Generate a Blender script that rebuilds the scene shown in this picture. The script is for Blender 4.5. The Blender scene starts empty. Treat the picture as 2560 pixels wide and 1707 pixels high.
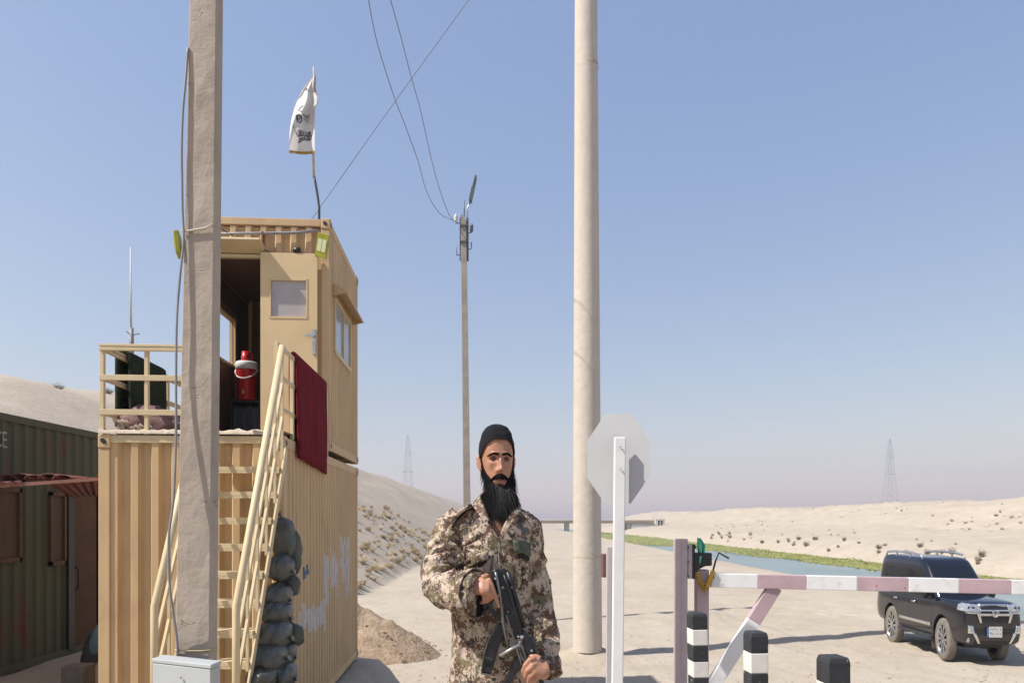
import bpy, bmesh, math, random
import numpy as np
from mathutils import Vector, Matrix, noise
from mathutils.bvhtree import BVHTree

# ------------------------------------------------------------------ camera, sky, sun, exposure
SC = bpy.context.scene
COL = SC.collection
F, CX, CY, HC = 1707.0, 1280.0, 1296.0, 1.8      # focal length, principal column, horizon row (photo pixels), camera height
cam_data = bpy.data.cameras.new("camera")
cam = bpy.data.objects.new("camera", cam_data)
COL.objects.link(cam)
cam.location = (0, 0, HC)
cam.rotation_euler = (math.radians(90), 0, 0)
cam_data.sensor_width = 36.0
cam_data.lens = 36.0 * F / 2560.0
cam_data.shift_y = (CY - 853.5) / 2560.0
cam_data.clip_start = 0.05
cam_data.clip_end = 6000
cam_data.dof.use_dof = True
cam_data.dof.focus_distance = 3.35
cam_data.dof.aperture_fstop = 7.0
SC.camera = cam

SUN_TO = Vector((-0.73, -0.285, 0.97)).normalized()      # towards the sun: from the left, a little behind the camera
sun_el = math.asin(SUN_TO.z)
sun_az = math.atan2(SUN_TO.x, SUN_TO.y)
world = bpy.data.worlds.new("World")
SC.world = world
world.use_nodes = True
wn = world.node_tree.nodes
wl = world.node_tree.links
for n in list(wn): wn.remove(n)
sky = wn.new("ShaderNodeTexSky")
sky.sky_type = 'NISHITA'
sky.sun_disc = False
sky.sun_elevation = sun_el
sky.sun_rotation = sun_az
sky.altitude = 0
sky.air_density = 1.6
sky.dust_density = 0.8
sky.ozone_density = 5.0
bg = wn.new("ShaderNodeBackground")
bg.inputs[1].default_value = 0.079
wo = wn.new("ShaderNodeOutputWorld")
# pale dust in the air: the same veil over the whole dome
tint = wn.new("ShaderNodeMix"); tint.data_type = 'RGBA'; tint.blend_type = 'MULTIPLY'; tint.inputs[0].default_value = 1.0
tint.inputs[7].default_value = (1.25, 0.955, 0.64, 1)
veil = wn.new("ShaderNodeMix"); veil.data_type = 'RGBA'; veil.blend_type = 'ADD'; veil.inputs[0].default_value = 1.0
veil.inputs[7].default_value = (0.78, 1.27, 3.3, 1)
wl.new(sky.outputs[0], tint.inputs[6])
wl.new(tint.outputs[2], veil.inputs[6])
wl.new(veil.outputs[2], bg.inputs[0])
wl.new(bg.outputs[0], wo.inputs[0])

sd = bpy.data.lights.new("sun", 'SUN')
sd.energy = 5.0
sd.angle = math.radians(0.55)
sd.color = (1.0, 0.965, 0.905)
sun = bpy.data.objects.new("sun", sd)
COL.objects.link(sun)
sun.rotation_euler = SUN_TO.to_track_quat('Z', 'Y').to_euler()
sun.location = (0, 0, 40)

SC.view_settings.view_transform = 'Standard'
SC.view_settings.look = 'None'
SC.view_settings.exposure = 0.46
SC.view_settings.gamma = 1.0
SC.view_settings.use_curve_mapping = False
SC.render.engine = 'CYCLES'
SC.cycles.use_denoising = True
SC.cycles.max_bounces = 6
SC.cycles.diffuse_bounces = 3
SC.cycles.glossy_bounces = 3
SC.cycles.transmission_bounces = 4
SC.cycles.transparent_max_bounces = 8
SC.cycles.caustics_reflective = False
SC.cycles.caustics_refractive = False
SC.cycles.sample_clamp_indirect = 4.0

# ------------------------------------------------------------------ helpers
def at(px, py, Y):
    """point seen at photo pixel (px, py) at the distance Y"""
    return Vector(((px - CX) / F * Y, Y, HC - (py - CY) / F * Y))

def smooth(a, b, x):
    t = min(1.0, max(0.0, (x - a) / (b - a)))
    return t * t * (3 - 2 * t)

def lerp(a, b, t): return a + (b - a) * t

def interp(pts, x):
    if x <= pts[0][0]: return pts[0][1]
    for (a, va), (b, vb) in zip(pts, pts[1:]):
        if x <= b: return va + (vb - va) * (x - a) / (b - a)
    return pts[-1][1]

def srgb(r, g, b):
    f = lambda c: (c / 255 / 12.92) if c / 255 <= 0.04045 else ((c / 255 + 0.055) / 1.055) ** 2.4
    return (f(r), f(g), f(b))

MATS = {}
class NT:
    def __init__(s, m):
        s.t = m.node_tree; s.n = s.t.nodes; s.l = s.t.links
    def new(s, k, **kw):
        n = s.n.new(k)
        for a, v in kw.items():
            if a == 'inp':
                for i, x in v.items(): n.inputs[i].default_value = x
            else: setattr(n, a, v)
        return n
    def link(s, a, b): s.l.new(a, b)

def ramp(nt, fac, stops, mode='LINEAR'):
    r = nt.new("ShaderNodeValToRGB")
    r.color_ramp.interpolation = mode
    els = r.color_ramp.elements
    while len(els) < len(stops): els.new(0.5)
    for e, (p, c) in zip(els, stops):
        e.position = p
        e.color = (c[0], c[1], c[2], 1) if not isinstance(c, (int, float)) else (c, c, c, 1)
    nt.link(fac, r.inputs[0])
    return r.outputs[0]

def mixc(nt, fac, a, b, blend='MIX'):
    m = nt.new("ShaderNodeMix", data_type='RGBA', blend_type=blend)
    for sock, v in ((m.inputs[0], fac), (m.inputs[6], a), (m.inputs[7], b)):
        if isinstance(v, (int, float)): sock.default_value = v
        elif isinstance(v, (tuple, list)): sock.default_value = (v[0], v[1], v[2], 1)
        else: nt.link(v, sock)
    return m.outputs[2]

def mat(name, c, rough=0.7, metal=0.0, var=0.12, vs=2.5, bump=0.15, bs=30.0, bd=0.01, stretch=None,
        dirt=None, spec=0.4, coat=0.0, chips=None):
    """painted or bare surface: base colour with cloudy variation, optional dirt (colour, scale, low, high),
    optional chips (colour, scale, low, high) and a fine bump"""
    if name in MATS: return MATS[name]
    m = bpy.data.materials.new(name); m.use_nodes = True
    MATS[name] = m
    nt = NT(m)
    p = nt.n["Principled BSDF"]
    tc = nt.new("ShaderNodeTexCoord").outputs['Object']
    if stretch:
        mp = nt.new("ShaderNodeMapping"); mp.inputs['Scale'].default_value = stretch
        nt.link(tc, mp.inputs[0]); co = mp.outputs[0]
    else: co = tc
    def nz(scale, detail=5, rough_=0.6, src=None):
        n = nt.new("ShaderNodeTexNoise", inp={'Scale': scale, 'Detail': detail, 'Roughness': rough_})
        nt.link(src or co, n.inputs['Vector']); return n.outputs['Fac']
    n1 = nz(vs)
    lo = tuple(x * (1 - var) for x in c); hi = tuple(min(1, x * (1 + var)) for x in c)
    col = ramp(nt, n1, [(0.3, lo), (0.7, hi)])
    if dirt:
        dc, ds, d0, d1 = dirt
        f = ramp(nt, nz(ds, 7, 0.65), [(d0, 0.0), (d1, 1.0)])
        col = mixc(nt, f, col, dc)
    if chips:
        dc, ds, d0, d1 = chips
        f = ramp(nt, nz(ds, 8, 0.7), [(d0, 0.0), (d1, 1.0)])
        col = mixc(nt, f, col, dc)
    nt.link(col, p.inputs['Base Color'])
    rr = ramp(nt, n1, [(0.2, max(0, rough - 0.08)), (0.8, min(1, rough + 0.08))])
    nt.link(rr, p.inputs['Roughness'])
    p.inputs['Metallic'].default_value = metal
    p.inputs['Specular IOR Level'].default_value = spec
    if coat: p.inputs['Coat Weight'].default_value = coat; p.inputs['Coat Roughness'].default_value = 0.06
    if bump:
        b = nt.new("ShaderNodeBump", inp={'Strength': bump, 'Distance': bd})
        nt.link(nz(bs, 6, 0.6), b.inputs['Height']); nt.link(b.outputs[0], p.inputs['Normal'])
    return m

class MB:
    """collects shapes and links them as one mesh object"""
    def __init__(s): s.v = []; s.f = []; s.m = []; s.sm = []
    def add(s, vs, fs, mi=0, smooth_=False):
        o = len(s.v)
        s.v += [tuple(v) for v in vs]
        for f in fs: s.f.append(tuple(i + o for i in f)); s.m.append(mi); s.sm.append(smooth_)
        return s
    def box(s, x0, x1, y0, y1, z0, z1, mi=0):
        vs = [(x, y, z) for z in (z0, z1) for y in (y0, y1) for x in (x0, x1)]
        return s.add(vs, [(0, 2, 3, 1), (4, 5, 7, 6), (0, 1, 5, 4), (2, 6, 7, 3), (0, 4, 6, 2), (1, 3, 7, 5)], mi)
    def obox(s, c, ax, ay, az, hx, hy, hz, mi=0):
        c = Vector(c); ax = Vector(ax).normalized() * hx; ay = Vector(ay).normalized() * hy; az = Vector(az).normalized() * hz
        vs = [c + i * ax + j * ay + k * az for k in (-1, 1) for j in (-1, 1) for i in (-1, 1)]
        return s.add(vs, [(0, 2, 3, 1), (4, 5, 7, 6), (0, 1, 5, 4), (2, 6, 7, 3), (0, 4, 6, 2), (1, 3, 7, 5)], mi)
    def bar(s, a, b, w, h, mi=0, up=(0, 0, 1)):
        """rectangular bar from a to b, w across, h along up"""
        a, b = Vector(a), Vector(b); d = (b - a)
        side = d.cross(Vector(up)).normalized(); u = side.cross(d).normalized()
        return s.obox((a + b) / 2, side, d, u, w / 2, d.length / 2, h / 2, mi)
    def tube(s, pts, r, n=8, mi=0, caps=True, smooth_=True):
        pts = [Vector(p) for p in pts]; k = len(pts)
        rs = r if isinstance(r, (list, tuple)) else [r] * k
        prev = None; vs = []
        for i, p in enumerate(pts):
            d = (pts[min(i + 1, k - 1)] - pts[max(i - 1, 0)]).normalized()
            if prev is None:
                u = d.orthogonal().normalized()
            else:
                u = (prev - d * prev.dot(d)).normalized()
            prev = u; w = d.cross(u)
            ri = rs[i]
            ra, rb = ri if isinstance(ri, (tuple, list)) else (ri, ri)
            for j in range(n):
                a = 2 * math.pi * j / n
                vs.append(p + u * math.cos(a) * ra + w * math.sin(a) * rb)
        fs = [(i * n + j, i * n + (j + 1) % n, (i + 1) * n + (j + 1) % n, (i + 1) * n + j) for i in range(k - 1) for j in range(n)]
        s.add(vs, fs, mi, smooth_)
        if caps:
            o = len(s.v) - len(vs)
            s.f.append(tuple(o + j for j in reversed(range(n)))); s.m.append(mi); s.sm.append(False)
            s.f.append(tuple(o + (k - 1) * n + j for j in range(n))); s.m.append(mi); s.sm.append(False)
        return s
    def prism(s, poly, ext, mi=0):
        """poly: list of 3D points (one face), ext: extrusion vector"""
        n = len(poly); poly = [Vector(p) for p in poly]; e = Vector(ext)
        vs = poly + [p + e for p in poly]
        fs = [tuple(reversed(range(n))), tuple(range(n, 2 * n))] + [(i, (i + 1) % n, (i + 1) % n + n, i + n) for i in range(n)]
        return s.add(vs, fs, mi)
    def grid(s, rows, mi=0, smooth_=True, wrap=False):
        R, C = len(rows), len(rows[0])
        vs = [p for r in rows for p in r]
        fs = [(i * C + j, i * C + (j + 1) % C, (i + 1) * C + (j + 1) % C, (i + 1) * C + j)
              for i in range(R - 1) for j in range(C if wrap else C - 1)]
        return s.add(vs, fs, mi, smooth_)
    def mesh(s, name, mats):
        me = bpy.data.meshes.new(name)
        me.from_pydata(s.v, [], s.f)
        for m in mats: me.materials.append(m)
        me.polygons.foreach_set("material_index", s.m)
        me.polygons.foreach_set("use_smooth", s.sm)
        me.update()
        bm = bmesh.new(); bm.from_mesh(me); bmesh.ops.recalc_face_normals(bm, faces=bm.faces); bm.to_mesh(me); bm.free()
        return me
    def build(s, name, mats, parent=None, bevel=0.0, seg=2):
        if not isinstance(mats, (list, tuple)): mats = [mats]
        if parent is not None and parent.name in ORG:
            o = ORG[parent.name]
            s.v = [(v[0] - o[0], v[1] - o[1], v[2] - o[2]) for v in s.v]
        ob = bpy.data.objects.new(name, s.mesh(name, mats))
        COL.objects.link(ob)
        if parent is not None:
            ob.parent = parent
            if parent.name in ORG: ORG[ob.name] = ORG[parent.name]
        if bevel:
            b = ob.modifiers.new("bevel", 'BEVEL'); b.width = bevel; b.segments = seg; b.limit_method = 'ANGLE'; b.angle_limit = math.radians(40)
        return ob

ORG = {}
def tag(o, label, cat=None, group=None, kind=None):
    if label: o["label"] = label
    if cat: o["category"] = cat
    if group: o["group"] = group
    if kind: o["kind"] = kind
    return o
def root(name, loc, label, cat, group=None, rz=0.0, local=False):
    """an Empty at a thing's base; local=True when its parts are built in its own axes"""
    e = bpy.data.objects.new(name, None); COL.objects.link(e)
    e.empty_display_size = 0.1
    e.location = loc; e.rotation_euler = (0, 0, rz)
    if not local: ORG[e.name] = tuple(loc)
    return tag(e, label, cat, group)
def copy_tree(o, parent=None):
    c = o.copy(); COL.objects.link(c)
    if parent is not None: c.parent = parent
    for ch in o.children: copy_tree(ch, c)
    return c
def piece(name, mesh, parent, loc, rot=(0, 0, 0), scale=(1, 1, 1)):
    ob = bpy.data.objects.new(name, mesh); COL.objects.link(ob)
    ob.parent = parent
    o = ORG.get(parent.name, (0, 0, 0)) if parent is not None else (0, 0, 0)
    ob.location = Vector(loc) - Vector(o); ob.rotation_euler = rot; ob.scale = scale
    return ob
def evaluated(ob, name=None):
    """replace the object's mesh by its modified one"""
    dg = bpy.context.evaluated_depsgraph_get()
    me = bpy.data.meshes.new_from_object(ob.evaluated_get(dg))
    ob.modifiers.clear(); old = ob.data; ob.data = me
    me.name = name or old.name
    return me
random.seed(7)
nse = lambda x, y, z=0.0: noise.noise(Vector((x, y, z)))
# ------------------------------------------------------------------ terrain
def crest_x(y): return 22 - 0.012 * y - 5 * smooth(200, 330, y)          # edge of the berm above the canal
def far_x(y): return 58 - 0.035 * y - 2 * smooth(250, 330, y)            # waterline of the far bank
ZW = -4.8                                                                # water level
def ground_h(x, y):
    # raised road the man stands on, falling to the berm behind
    berm = -2.35 + 0.05 * nse(x * 0.22, y * 0.22)
    zr = lerp(0.0, berm, smooth(6.9, 13.2, y))
    # pad that carries the containers on the left
    zl = lerp(0.0, -1.33, smooth(5.3, 7.3, y)) + 0.48 * smooth(-6.2, -8.6, x)
    w = smooth(-2.2, -3.05, x + 0.1 * nse(x, y * 0.9, 4)) * (1 - smooth(15.4, 16.7, y + 0.3 * nse(x * 0.8, y, 9)))
    z = lerp(zr, zl, w)
    if y < -4: z = 0.0
    # heap at the foot of the round pole
    d = math.hypot((x - 2.25) / 1.3, (y - 20.6) / 1.0)
    z += 0.42 * max(0, 1 - d) ** 1.3 * (1 + 0.25 * nse(x * 4, y * 4))
    # spoil bank on the left
    xf = lerp(-17, -8.0, smooth(20, 32, y)) + 1.2 * nse(0.05 * y, 3.1)
    xc = -40 + 3 * nse(0.03 * y, 8.2)
    if x < xf:
        t = min(1.0, (xf - x) / (xf - xc))
        hgt = interp([(40, 13.0), (53, 15.8), (68, 17.6), (180, 17.8), (300, 16.6)], y) + 0.7 * nse(0.06 * y, 5.7)
        hz = hgt * (t ** 0.92) if t < 1 else hgt
        hz += t * (1 - 0.6 * (t >= 1)) * (0.9 * nse(x * 0.11, y * 0.09, 2) + 0.35 * nse(x * 0.4, y * 0.3, 6))
        hz -= 1.2 * smooth(0.86, 1.0, t) * 0.5
        z += hz
        if x < xc: z -= 0.04 * (xc - x)
    # the canal and the far bank
    c = crest_x(y)
    fx = far_x(y) + 0.8 * nse(0.07 * y, 1.3) + 0.4 * nse(0.3 * y, 2.3)
    if x > c - 2:
        if x < c + 7: z = lerp(z, -6.2, smooth(c - 1.0, c + 8.5, x))
        elif x < fx - 3: z = -6.2 + 0.02
        else:
            u = x - (fx - 3)
            prof = interp([(0, -6.2), (3, -4.8), (6, -3.3), (11, -2.0), (22, -1.0), (30, 0.2), (44, 4.8), (48, 5.6), (60, 5.7), (400, 4.0)], u)
            dip = 2.4 * math.exp(-((y - 226) / 9) ** 2) + 1.2 * math.exp(-((y - 330) / 30) ** 2)
            hill = smooth(22, 46, u)
            prof -= dip * hill
            prof += hill * (0.75 * nse(x * 0.05, y * 0.03, 7) + 0.45 * nse(x * 0.2, y * 0.13, 3) + 0.55 * abs(nse(x * 0.42, y * 0.3, 13)))
            prof += smooth(4, 9, u) * (0.38 * nse(x * 0.25, y * 0.2, 11) + 0.2 * nse(x * 0.9, y * 0.7, 12))
            prof += smooth(18, 30, u) * (1 - smooth(46, 52, u)) * 0.42 * (0.5 - abs(nse(y * 0.32 + 0.8 * nse(x * .1, y * .1, 3), x * 0.045, 17)) * 2)
            # eroded gully face at the right
            g = math.exp(-((y - 122) / 16) ** 2) * smooth(26, 33, u) * (1 - smooth(44, 50, u))
            prof -= g * (1.3 + 0.55 * nse(y * 0.9, x * 0.08, 5))
            z = prof
    if y > 420:
        z = lerp(z, -1.0, smooth(420, 600, y))
    # wheel ruts across the berm
    if 15 < y < 60 and -2 < x < 20:
        for k, (ax, ay, sl) in enumerate(((0.0, 24.0, 0.42), (0.0, 25.6, 0.42), (0.0, 31.0, -0.12), (0.0, 32.5, -0.12), (0.0, 19.2, 0.10), (0.0, 20.6, 0.10))):
            d = (y - ay - sl * x - 0.8 * nse(x * 0.12, k)) / 0.22
            if abs(d) < 3: z += -0.06 * math.exp(-d * d) + 0.035 * math.exp(-(abs(d) - 1.6) ** 2 * 3)
    # small relief
    z += 0.05 * nse(x * 0.9, y * 0.9, 20) + 0.025 * nse(x * 2.6, y * 2.6, 21)
    return z

def axis(spec):
    out = []
    for a, b, st in spec:
        n = max(1, int(round((b - a) / st)))
        out += [a + (b - a) * i / n for i in range(n)]
    return out + [spec[-1][1]]
gx = axis([(-3000, -400, 400), (-400, -80, 20), (-80, -30, 2.0), (-30, -9, 0.8), (-9, 24, 0.24), (24, 50, 2.0), (50, 112, 0.9), (112, 160, 6), (160, 400, 30), (400, 3000, 300)])
gy = axis([(-40, 0, 8), (0, 15, 0.8), (15, 32, 0.24), (32, 60, 0.6), (60, 130, 1.1), (130, 260, 2.2), (260, 460, 6), (460, 900, 40), (900, 3600, 300)])
gb = MB()
gb.grid([[(x, y, ground_h(x, y)) for x in gx] for y in gy])

def sand_material():
    m = bpy.data.materials.new("sand"); m.use_nodes = True
    nt = NT(m); p = nt.n["Principled BSDF"]
    tc = nt.new("ShaderNodeTexCoord").outputs['Object']
    def nz(scale, detail=6, r=0.6):
        n = nt.new("ShaderNodeTexNoise", inp={'Scale': scale, 'Detail': detail, 'Roughness': r}); nt.link(tc, n.inputs['Vector']); return n.outputs['Fac']
    col = ramp(nt, nz(0.25), [(0.3, (0.37, 0.31, 0.24)), (0.55, (0.41, 0.35, 0.277)), (0.75, (0.44, 0.38, 0.306))])
    col = mixc(nt, ramp(nt, nz(1.7, 8, 0.7), [(0.52, 0.0), (0.74, 0.5)]), col, (0.31, 0.247, 0.18))
    col = mixc(nt, ramp(nt, nz(0.6, 9, 0.75), [(0.5, 0.0), (0.66, 0.55)]), col, (0.34, 0.272, 0.20))
    col = mixc(nt, ramp(nt, nz(9.0, 6, 0.7), [(0.58, 0.0), (0.72, 0.45)]), col, (0.33, 0.25, 0.17))
    nt.link(col, p.inputs['Base Color'])
    p.inputs['Roughness'].default_value = 0.95
    p.inputs['Specular IOR Level'].default_value = 0.1
    b1 = nt.new("ShaderNodeBump", inp={'Strength': 0.55, 'Distance': 0.12}); nt.link(nz(2.2, 8, 0.62), b1.inputs['Height'])
    b2 = nt.new("ShaderNodeBump", inp={'Strength': 0.4, 'Distance': 0.02}); nt.link(nz(26, 6, 0.65), b2.inputs['Height'])
    nt.link(b1.outputs[0], b2.inputs['Normal']); nt.link(b2.outputs[0], p.inputs['Normal'])
    return m
SAND = sand_material()
ground = gb.build("ground", SAND); tag(ground, "pale beige desert sand with low banks", kind="structure")

# water
def water_material():
    m = bpy.data.materials.new("canal_water"); m.use_nodes = True
    nt = NT(m); p = nt.n["Principled BSDF"]
    tc = nt.new("ShaderNodeTexCoord").outputs['Object']
    n = nt.new("ShaderNodeTexNoise", inp={'Scale': 0.08, 'Detail': 4}); nt.link(tc, n.inputs['Vector'])
    nt.link(ramp(nt, n.outputs['Fac'], [(0.35, (0.16, 0.205, 0.205)), (0.7, (0.22, 0.265, 0.25))]), p.inputs['Base Color'])
    p.inputs['Roughness'].default_value = 0.3
    p.inputs['IOR'].default_value = 1.33
    w = nt.new("ShaderNodeTexNoise", inp={'Scale': 3.0, 'Detail': 5}); nt.link(tc, w.inputs['Vector'])
    b = nt.new("ShaderNodeBump", inp={'Strength': 0.8, 'Distance': 0.12}); nt.link(w.outputs['Fac'], b.inputs['Height']); nt.link(b.outputs[0], p.inputs['Normal'])
    return m
wb = MB(); wb.grid([[(x, y, ZW) for x in (14, 30, 45, 62)] for y in axis([(-40, 420, 20)])])
water = wb.build("water", water_material()); tag(water, "blue green water of the straight canal", kind="structure")

# reeds and algae along the far waterline: dense short blades, one mass
def reed_w(y): return interp([(40, 7.5), (60, 8.5), (103, 10.8), (159, 15), (190, 24), (230, 33)], y) * (1 + .16 * nse(y * .11, 4.4) + .12 * nse(y * .4, 2.4))
GREEN = mat("reed_green", (0.23, 0.23, 0.062), rough=0.8, var=0.35, vs=0.15, bump=0)
rb = MB(); rnd = random.Random(3)
n = 0
while n < 15000:
    y = 45 + 300 * rnd.random() ** 1.5
    wd = reed_w(y) + 1.0
    x = far_x(y) + 1.2 - wd * rnd.random()
    h = rnd.uniform(0.05, 0.2) + (0.75 * max(0, nse(x * .25, y * .12, 40)) * rnd.random() if x > far_x(y) - 3 else 0); a = rnd.random() * 6.28; w = rnd.uniform(0.12, 0.3)
    dx, dy = math.cos(a) * w, math.sin(a) * w
    z = ZW - 0.02
    rb.add([(x - dx, y - dy, z), (x + dx, y + dy, z), (x + dx * 0.3 + rnd.uniform(-.1, .1), y + dy * .3, z + h)], [(0, 1, 2)])
    n += 1
ro = rb.build("reeds", GREEN); tag(ro, "green reeds and algae along the far side of the canal", kind="stuff")
ab = MB()
rows = []
for y in axis([(30, 360, 3.0)]):
    wd = reed_w(y)
    rows.append([(far_x(y) + 1.5 - wd * t, y, ZW + 0.03 + 0.03 * nse(t * 9, y * 0.5)) for t in (0, .25, .5, .75, 1)])
ab.grid(rows)
ao = ab.build("algae_mat", mat("algae", (0.225, 0.23, 0.06), rough=0.75, var=0.3, vs=0.3, bump=0.4, bs=2.0, bd=0.1)); tag(ao, "flat mat of green algae floating under the far bank", kind="stuff")

# stones and clods on the ground in view
STONE = mat("stone", (0.36, 0.28, 0.2), rough=0.95, var=0.25, vs=6, bump=0.3)
pb = MB(); rnd = random.Random(11)
for i in range(1600):
    y = 17 + 26 * rnd.random() ** 2; x = rnd.uniform(-0.24, 0.8) * y
    r = rnd.uniform(0.008, 0.036) * (1.8 if rnd.random() < .06 else 1)
    z = ground_h(x, y) + r * 0.2
    vs = []
    for k in range(6):
        d = [(1, 0, 0), (-1, 0, 0), (0, 1, 0), (0, -1, 0), (0, 0, .7), (0, 0, -.6)][k]
        f = r * rnd.uniform(0.6, 1.2); vs.append((x + d[0] * f, y + d[1] * f, z + d[2] * f))
    pb.add(vs, [(0, 2, 4), (2, 1, 4), (1, 3, 4), (3, 0, 4), (2, 0, 5), (1, 2, 5), (3, 1, 5), (0, 3, 5)])
po = pb.build("gravel", STONE); tag(po, "small loose stones scattered over the sand", kind="stuff")

# dirt mound beside the container
def mound():
    b = MB(); rnd = random.Random(5)
    cx, cy = -5.1, 20.9
    rows = []
    for i in range(26):
        t = i / 25
        row = []
        for j in range(48):
            a = 2 * math.pi * j / 48
            rx = 3.0 * (1.0 + 0.08 * nse(math.cos(a) * 2, math.sin(a) * 2, 1)); ry = 1.9
            x = cx + rx * t * math.cos(a); y = cy + ry * t * math.sin(a)
            h = 1.75 * (1 - t) ** 0.85
            h += 0.16 * nse(x * 2.1, y * 2.1, 3) * (1 - t * t) + 0.10 * nse(x * 6, y * 6, 4) * (1 - t ** 4)
            row.append((x, y, ground_h(x, y) - 0.05 * t - 0.02 + max(0, h)))
        rows.append(row)
    b.grid(rows, wrap=True)
    r = root("dirt_mound", (cx, cy, -2.35), "heap of freshly dug brown earth behind the tan container", "mound")
    DIRT = mat("dug_earth", (0.36, 0.265, 0.18), rough=1.0, var=0.25, vs=3, bump=0.8, bs=9, bd=0.08, spec=0.1)
    b.build("heap", DIRT, r)
    c = MB()
    for i in range(520):
        t = rnd.random() ** 0.7; a = rnd.random() * 6.28
        x = cx + 3.1 * t * math.cos(a); y = cy + 2.0 * t * math.sin(a)
        z = ground_h(x, y) + 1.6 * (1 - t) ** 0.85 * (0.97) + 0.0
        s = rnd.uniform(0.015, 0.06)
        vs = [(x + d[0] * s * rnd.uniform(.6, 1.2), y + d[1] * s * rnd.uniform(.6, 1.2), z + d[2] * s * rnd.uniform(.5, 1)) for d in ((1, 0, 0), (-1, 0, 0), (0, 1, 0), (0, -1, 0), (0, 0, 1), (0, 0, -1))]
        c.add(vs, [(0, 2, 4), (2, 1, 4), (1, 3, 4), (3, 0, 4), (2, 0, 5), (1, 2, 5), (3, 1, 5), (0, 3, 5)])
    o = c.build("clods", DIRT, r); o["kind"] = "stuff"
mound()

# shrubs: a clump of thin twigs with leaf flecks; a few variants shared by all
def shrub_mesh(name, seed, m, h=1.0, n=90, leaf=0.05, spread=0.6):
    rnd = random.Random(seed); b = MB()
    for i in range(n):
        a = rnd.random() * 6.28; tilt = spread * rnd.random() ** 0.7
        L = h * rnd.uniform(0.45, 1.0)
        d = Vector((math.cos(a) * tilt, math.sin(a) * tilt, 1)).normalized()
        s = d.orthogonal().normalized() * 0.018 * h
        p0 = Vector((math.cos(a) * .1 * h, math.sin(a) * .1 * h, -0.05)); p1 = p0 + d * L
        b.add([p0 - s, p0 + s, p1], [(0, 1, 2)])
        for k in range(5):
            q = p0.lerp(p1, rnd.uniform(0.3, 1.0)) + Vector((rnd.gauss(0, 1), rnd.gauss(0, 1), rnd.gauss(0, 1))) * 0.07 * h
            u = Vector((rnd.gauss(0, 1), rnd.gauss(0, 1), rnd.gauss(0, 1))).normalized(); v = u.orthogonal().normalized()
            l = leaf * h * rnd.uniform(0.6, 1.5)
            b.add([q - u * l, q + v * l * .6, q + u * l, q - v * l * .6], [(0, 1, 2, 3)])
    return b.mesh(name, [m])
DRY = mat("dry_shrub", (0.47, 0.365, 0.235), rough=0.95, var=0.3, vs=1.5, bump=0)
OLIVE = mat("olive_shrub", (0.29, 0.245, 0.155), rough=0.95, var=0.3, vs=1.5, bump=0)
BROWN = mat("brown_shrub", (0.24, 0.175, 0.125), rough=0.95, var=0.3, vs=1.5, bump=0)
dry_v = [shrub_mesh("dry_shrub_mesh", 20 + i, DRY, n=70) for i in range(4)]
olive_v = [shrub_mesh("olive_shrub_mesh", 30 + i, OLIVE, n=60, spread=.8) for i in range(3)]
brown_v = [shrub_mesh("brown_shrub_mesh", 40 + i, BROWN, n=60, spread=.5) for i in range(3)]
rnd = random.Random(21)
def put_shrub(mesh, x, y, s, label, group):
    o = bpy.data.objects.new("shrub", mesh); COL.objects.link(o)
    o.location = (x, y, ground_h(x, y) - 0.05); o.rotation_euler = (0, 0, rnd.random() * 6.28)
    o.scale = (s * rnd.uniform(.9, 1.3), s * rnd.uniform(.9, 1.3), s * rnd.uniform(.8, 1.2))
    return tag(o, label, "shrub", group)
# the dense dry scrub low on the left bank: reads as one mass
sb = MB()
for i in range(420):
    y = 29 + 60 * rnd.random() ** 1.2; u = rnd.random() ** 1.5
    x = -8.6 - 8.5 * u + 1.0 * nse(y * .3, 1)
    if nse(x * 0.25, y * 0.2, 14) < -0.2: continue
    me = dry_v[i % 4]; s = rnd.uniform(0.2, 0.62); ca, sa = math.cos(i), math.sin(i); z = ground_h(x, y)
    vs = [(x + (v.co.x * ca - v.co.y * sa) * s * 1.25, y + (v.co.x * sa + v.co.y * ca) * s * 1.25, z + v.co.z * s) for v in me.vertices]
    sb.add(vs, [tuple(p.vertices) for p in me.polygons])
so = sb.build("dry_scrub", DRY); tag(so, "tan dry scrub massed on the foot of the left bank", kind="stuff")
for i in range(14):
    y = 40 + i * 7 + rnd.uniform(-3, 3); x = -38 + rnd.uniform(-2.5, 2.5) if i % 3 else -25 + rnd.uniform(-6, 6)
    put_shrub(olive_v[i % 3], x, y, rnd.uniform(.5, 1.1), "small olive shrub near the top of the left bank", "shrubs on the left bank")
for i in range(46):
    y = 62 + 130 * rnd.random(); x = far_x(y) + rnd.uniform(1.5, 7)
    put_shrub(brown_v[i % 3], x, y, rnd.uniform(.5, 1.25), "dark brown bush at the water's edge of the far bank", "bushes along the far waterline")
for i in range(150):
    y = 70 + 190 * rnd.random(); x = far_x(y) + rnd.uniform(8, 44)
    if nse(x * 0.06, y * 0.03, 31) < -0.05: continue
    put_shrub((olive_v + brown_v)[i % 6], x, y, rnd.uniform(.2, .6), "small shrub dotting the sandy slope of the far bank", "shrubs on the far slope")
for i in range(36):
    y = 122 + rnd.gauss(0, 11); x = far_x(y) - 3 + rnd.uniform(30, 42)
    put_shrub(olive_v[i % 3], x, y, rnd.uniform(.3, .75), "olive shrub in the eroded gully of the far hill", "shrubs in the gully")
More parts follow.
